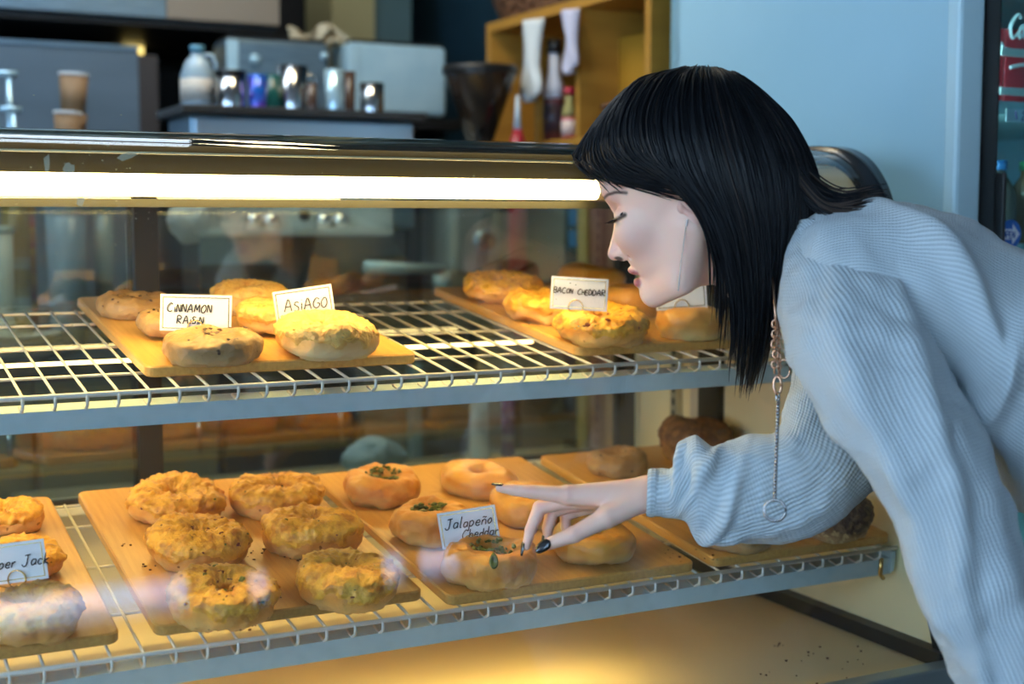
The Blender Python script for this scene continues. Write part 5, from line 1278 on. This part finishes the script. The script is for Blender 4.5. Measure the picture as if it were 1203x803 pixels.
# flyaways
for k in range(60):
    s = rs.random(); g = guide(s); g = g[:rs.integers(12,22)]; c = np.array([835,200]); o_ = rs.uniform(2,6)
    dv = np.stack([g[:,0]-c[0], g[:,1]-c[1]],1); dv /= np.linalg.norm(dv,axis=1)[:,None]; g[:,:2] += dv*o_*np.linspace(0,1,len(g))[:,None]; st.tube(HF(g[:,0],g[:,1],g[:,2]), .00022, 3)
o = st.build('strands', M['hair'], hair, True); o['kind'] = 'stuff'; o.matrix_parent_inverse = Matrix.Identity(4)
o = stb.build('brown_strands', M['hair_brown'], hair, True); o['kind'] = 'stuff'; o['label'] = 'brown strands at the tips of the hair'
# ---- sweater
def knit_mat():
    m = bpy.data.materials.new('waffle_knit'); m.use_nodes = True; t = m.node_tree; b = t.nodes['Principled BSDF']
    b.inputs['Roughness'].default_value = .85; b.inputs['Sheen Weight'].default_value = .25; sock(b,'Specular IOR Level').default_value = .15
    b.inputs['Base Color'].default_value = (.5,.5,.5,1)
    uv = t.nodes.new('ShaderNodeUVMap'); uv.uv_map = 'UVMap'; sp = t.nodes.new('ShaderNodeSeparateXYZ'); t.links.new(uv.outputs[0], sp.inputs[0])
    def wave(src, f, power):
        a = t.nodes.new('ShaderNodeMath'); a.operation = 'MULTIPLY'; a.inputs[1].default_value = f; t.links.new(src, a.inputs[0])
        s = t.nodes.new('ShaderNodeMath'); s.operation = 'SINE'; t.links.new(a.outputs[0], s.inputs[0])
        c = t.nodes.new('ShaderNodeMath'); c.operation = 'MULTIPLY_ADD'; c.inputs[1].default_value = .5; c.inputs[2].default_value = .5; t.links.new(s.outputs[0], c.inputs[0])
        p = t.nodes.new('ShaderNodeMath'); p.operation = 'POWER'; p.inputs[1].default_value = power; t.links.new(c.outputs[0], p.inputs[0]); return p.outputs[0]
    wu = wave(sp.outputs['X'], 2*math.pi/.0046, .8); wv = wave(sp.outputs['Y'], 2*math.pi/.0040, .8)
    ad = t.nodes.new('ShaderNodeMath'); ad.operation = 'MULTIPLY_ADD'; ad.inputs[1].default_value = .35; t.links.new(wv, ad.inputs[0]); t.links.new(wu, ad.inputs[2])
    bp = t.nodes.new('ShaderNodeBump'); bp.inputs['Strength'].default_value = .6; bp.inputs['Distance'].default_value = .0012
    t.links.new(ad.outputs[0], bp.inputs['Height']); t.links.new(bp.outputs['Normal'], b.inputs['Normal'])
    mx = t.nodes.new('ShaderNodeMix'); mx.data_type = 'RGBA'; mx.inputs['A'].default_value = (.40,.47,.50,1); mx.inputs['B'].default_value = (.57,.64,.67,1)
    t.links.new(wu, mx.inputs['Factor']); t.links.new(mx.outputs['Result'], b.inputs['Base Color'])
    return m
M['knit'] = knit_mat()
def loft(name, stations, nu=96, nv=120, folds=(), capend=False, pw=2.2, ulen=None):
    """stations: (x1,y1, x2,y2, depth, half-thickness in m). An ellipse-like ring whose one axis runs from edge pixel 1 to edge pixel 2."""
    S = spline(np.array(stations, float), nv); V = []; UVs = []; vl = 0; pc = None
    for i, (x1,y1,x2,y2,d,h) in enumerate(S):
        a = W3(x1,y1,d); b = W3(x2,y2,d); c = (a+b)/2; ex = (a-b)/2; L = -ray((x1+x2)/2,(y1+y2)/2); L /= np.linalg.norm(L)
        if pc is not None: vl += np.linalg.norm(c-pc)
        pc = c; per = 2*math.pi*math.sqrt((ex@ex+h*h)/2) if ulen is None else ulen
        for k in range(nu+1):
            an = 2*math.pi*k/nu; ca, sa = math.cos(an), math.sin(an)
            p = c+ex*np.sign(ca)*abs(ca)**(2/pw)+L*h*np.sign(sa)*abs(sa)**(2/pw); V.append(p); UVs.append((k/nu*per, vl))
    V = np.array(V); G = V.reshape(nv, nu+1, 3)
    # normals for displacement
    du = np.roll(G[:,:-1],-1,1)-np.roll(G[:,:-1],1,1); dv = np.gradient(G[:,:-1],axis=0); N = np.cross(du, dv); N /= np.linalg.norm(N,axis=2)[...,None]+1e-12
    cen = G[:,:-1].mean(1)[:,None]; sgn = np.sign(((G[:,:-1]-cen)*N).sum(2).mean()); N *= sgn
    D = np.zeros((nv, nu)); uu = np.arange(nu)/nu; vv = np.arange(nv)/(nv-1)
    for f in folds: D += f(uu[None,:], vv[:,None], G[:,:-1])
    G[:,:-1] += N*D[...,None]; G[:,-1] = G[:,0]
    V = G.reshape(-1,3); Fc = [(i*(nu+1)+k, i*(nu+1)+k+1, (i+1)*(nu+1)+k+1, (i+1)*(nu+1)+k) for i in range(nv-1) for k in range(nu)]
    me = bpy.data.meshes.new(name); me.from_pydata(V.tolist(), [], Fc); ul = me.uv_layers.new(name='UVMap')
    vi = np.zeros(len(me.loops), int); me.loops.foreach_get('vertex_index', vi); ul.data.foreach_set('uv', np.array(UVs)[vi].ravel())
    me.materials.append(M['knit']); me.update(); return me
def noisef(sc, amp, ph=0):
    return lambda u, v, G: fnoise(G+ph, sc, 3)*amp
def ridge(u0, v0, du, dv, amp, slope=0, wdt=.05):
    """a soft fold: ridge running along v near u0, between v0-dv..v0+dv"""
    def f(u, v, G):
        c = u0+slope*(v-v0); d = (u-c+.5)%1-.5; return amp*np.exp(-(d/wdt)**2)*np.exp(-((v-v0)/dv)**2)
    return f
# torso
tor = [(905,300,902,345,1.50,.05),(935,262,925,352,1.50,.10),(965,243,945,400,1.50,.15),(1000,236,1000,425,1.50,.17),(1050,238,1068,450,1.49,.17),(1110,252,1130,505,1.475,.165),(1160,272,1172,575,1.465,.155),(1203,292,1206,603,1.455,.15),(1290,330,1290,630,1.44,.15),(1400,400,1375,690,1.43,.155),(1500,480,1440,740,1.42,.16)]
sweater = link('sweater', loft('sweater', tor, 110, 150, [noisef(14,.008), noisef(30,.004,3), ridge(.18,.52,0,.12,.013,.5,.03), ridge(.30,.60,0,.16,.013,-.7,.028), ridge(.24,.66,0,.14,.010,-.9,.025), ridge(.36,.50,0,.10,-.012,.3,.035), ridge(.12,.44,0,.14,.008,.6,.03)]), None, None, True)
PW(sweater)
def sleeve(name, st, nu, nv, folds, label=None):
    o = link(name, loft(name, st, nu, nv, folds), None, None, True); o.parent = sweater; o.matrix_parent_inverse = Matrix.Identity(4)
    md = o.modifiers.new('thickness','SOLIDIFY'); md.thickness = .0022; md.offset = -1
    return o
# near (left) sleeve
ls = [(1010,262,938,262,1.44,.03),(1040,285,926,312,1.41,.062),(1066,335,916,372,1.375,.075),(1092,392,928,432,1.345,.080),(1122,450,966,492,1.325,.082),(1150,505,1012,552,1.315,.082),(1182,575,1058,618,1.31,.080),(1208,650,1072,690,1.305,.080),(1232,725,1100,748,1.30,.078),(1262,800,1128,812,1.30,.076),(1290,870,1160,880,1.30,.070),(1300,915,1195,935,1.30,.045)]
sleeve('sleeve', ls, 110, 190, [noisef(16,.009,1), noisef(34,.004,6), ridge(.30,.35,0,.25,.009,.25,.035), ridge(.20,.45,0,.3,.011,.35,.03), ridge(.40,.62,0,.2,.006,-.25,.04), ridge(.27,.75,0,.2,-.007,.3,.04), ridge(.14,.6,0,.2,.006,.1,.04)])
# far (right) sleeve: shoulder -> elbow -> cuff
rsv = [(960,300,1085,350,1.57,.06),(940,380,1075,430,1.55,.065),(934,440,1056,505,1.525,.062),(924,482,1040,555,1.50,.060),(912,508,1008,588,1.482,.058),(885,514,955,626,1.474,.054),(858,522,885,636,1.468,.050),(836,526,850,636,1.464,.046),(816,512,822,628,1.462,.043),(800,528,804,609,1.462,.034),(788,550,788,606,1.462,.028),(766,553,764,604,1.462,.026)]
cuffw = lambda u, v, G: np.where(v > .93, -.001, 0)
sleeve('sleeve', rsv, 100, 190, [noisef(24,.006,2), noisef(45,.003,9), ridge(.32,.62,0,.10,.009,1.6,.04), ridge(.20,.70,0,.10,.009,1.2,.035), ridge(.26,.77,0,.05,-.008,.6,.05), ridge(.42,.60,0,.2,.005,.4,.04), ridge(.12,.82,0,.05,.008,2.0,.05)])
cf = [(771,552,769,604.5,1.462,.0275),(766,552,764,605,1.462,.028),(762,553.5,760,603.5,1.462,.0265)]
o = sleeve('cuff', cf, 80, 14, [])
# neckline collar
# trousers and shoes, out of frame
M['denim'] = mat('dark_denim', (.03,.04,.06), .8)
def leg_sdf(X, Y, Z):
    S = lambda a, b, ra, rb: s_cone(X,Y,Z,a,b,ra,rb); d = S(hip+np.array([-.06,0,.05]), hip, .125, .13)
    for s in (-1,1):
        h = hip+np.array([.02,.085*s,-.04]); kn_ = np.array([1.58,.86+.10*s,.50]); an = np.array([1.66,.86+.10*s,.12])
        d = smin(d, S(h, kn_, .098, .068), .04); d = smin(d, S(kn_, an, .066, .052), .02)
    return d+fnoise(np.stack([X,Y,Z],-1), 18, 2)*.005
V, Fc = nets(leg_sdf, (1.35,.60,.06), (1.82,1.12,1.14), .012)
PW(raw('trousers', V, Fc, M['denim']))
for s in (-1,1):
    def shoe(X,Y,Z):
        d = smin(s_ell(X,Y,Z,(1.60,.86+.10*s,.045),(.12,.043,.042)), s_ell(X,Y,Z,(1.665,.86+.10*s,.075),(.05,.042,.06)), .03); return np.maximum(d, .002-Z)
    V, Fc = nets(shoe, (1.44,.80+.10*s,-.01), (1.74,.92+.10*s,.15), .008); PW(raw('shoe', V, Fc, M['black']))
# ---- chain with a ring hanging from the neck
cn = thing('necklace_chain', 'long metal chain with a round ring hanging from the neck in front of the sleeve', 'necklace', W3(913,395,1.40))
ci = Matrix.Translation(-cn.location); CF_ = Frame(913,500,1.385)
def PCN(o): o.parent = cn; o.matrix_parent_inverse = ci; return o
M['rose'] = mat('rose_gold', (.50,.30,.20), .28, 1); M['silv'] = mat('silver_metal', (.34,.34,.35), .22, 1)
def link_ring(c, rx, ry, tilt, r, m, nm='chain_link'):
    pts = [CF_(c[0]+rx*math.cos(a)*math.cos(tilt), c[1]+ry*math.sin(a), c[2]+rx*math.cos(a)*math.sin(tilt)) for a in np.linspace(0,2*math.pi,21)]
    return PCN(tube(nm, pts, r, m, None, 6))
y = 380; k = 0
while y < 440: link_ring((911.5+.8*math.sin(y*.2), y, 2), 3.4, 4.6, (k%2)*1.3+.2, .0010, M['rose']); link_ring((916, y+2, 0), 2.6, 4.2, (k%2)*1.3+.6, .0008, M['rose']); y += 6; k += 1
link_ring((922,433,0), 7, 11, .3, .0011, M['rose'], 'small_ring'); link_ring((914,452,0), 4.5, 10, .2, .0016, M['rose'], 'clasp'); link_ring((914,467,1), 3, 6, 1.0, .0011, M['silv'])
# ball chain
for i, yy in enumerate(np.arange(473, 585, 4.1)):
    xx = 914.5-(yy-473)*.048
    if i == 0:
        ball = lathe('chain_bead', [(.0003,-.0022),(.0016,-.0016),(.0023,0),(.0016,.0016),(.0003,.0022)], M['silv'], None, n=10); bme = ball.data; ball.location = CF_(xx,yy,0); PCN(ball)
    else:
        b2 = bpy.data.objects.new('chain_bead', bme); C.objects.link(b2); b2.location = CF_(xx,yy,0); PCN(b2)
PCN(tube('bead_wire', [CF_(914.5,473,0), CF_(909.2,585,0)], .0006, M['silv'], None, 5))
link_ring((909,599,2), 13, 12.5, .15, .0013, M['silv'], 'split_ring'); link_ring((909.5,598,4), 12.4, 12, .2, .0011, M['silv'], 'split_ring')
PCN(tube('neck_strand', [W3(905,300,1.44), W3(909,345,1.40), W3(912,382,1.385)], .0012, M['rose'], None, 6))
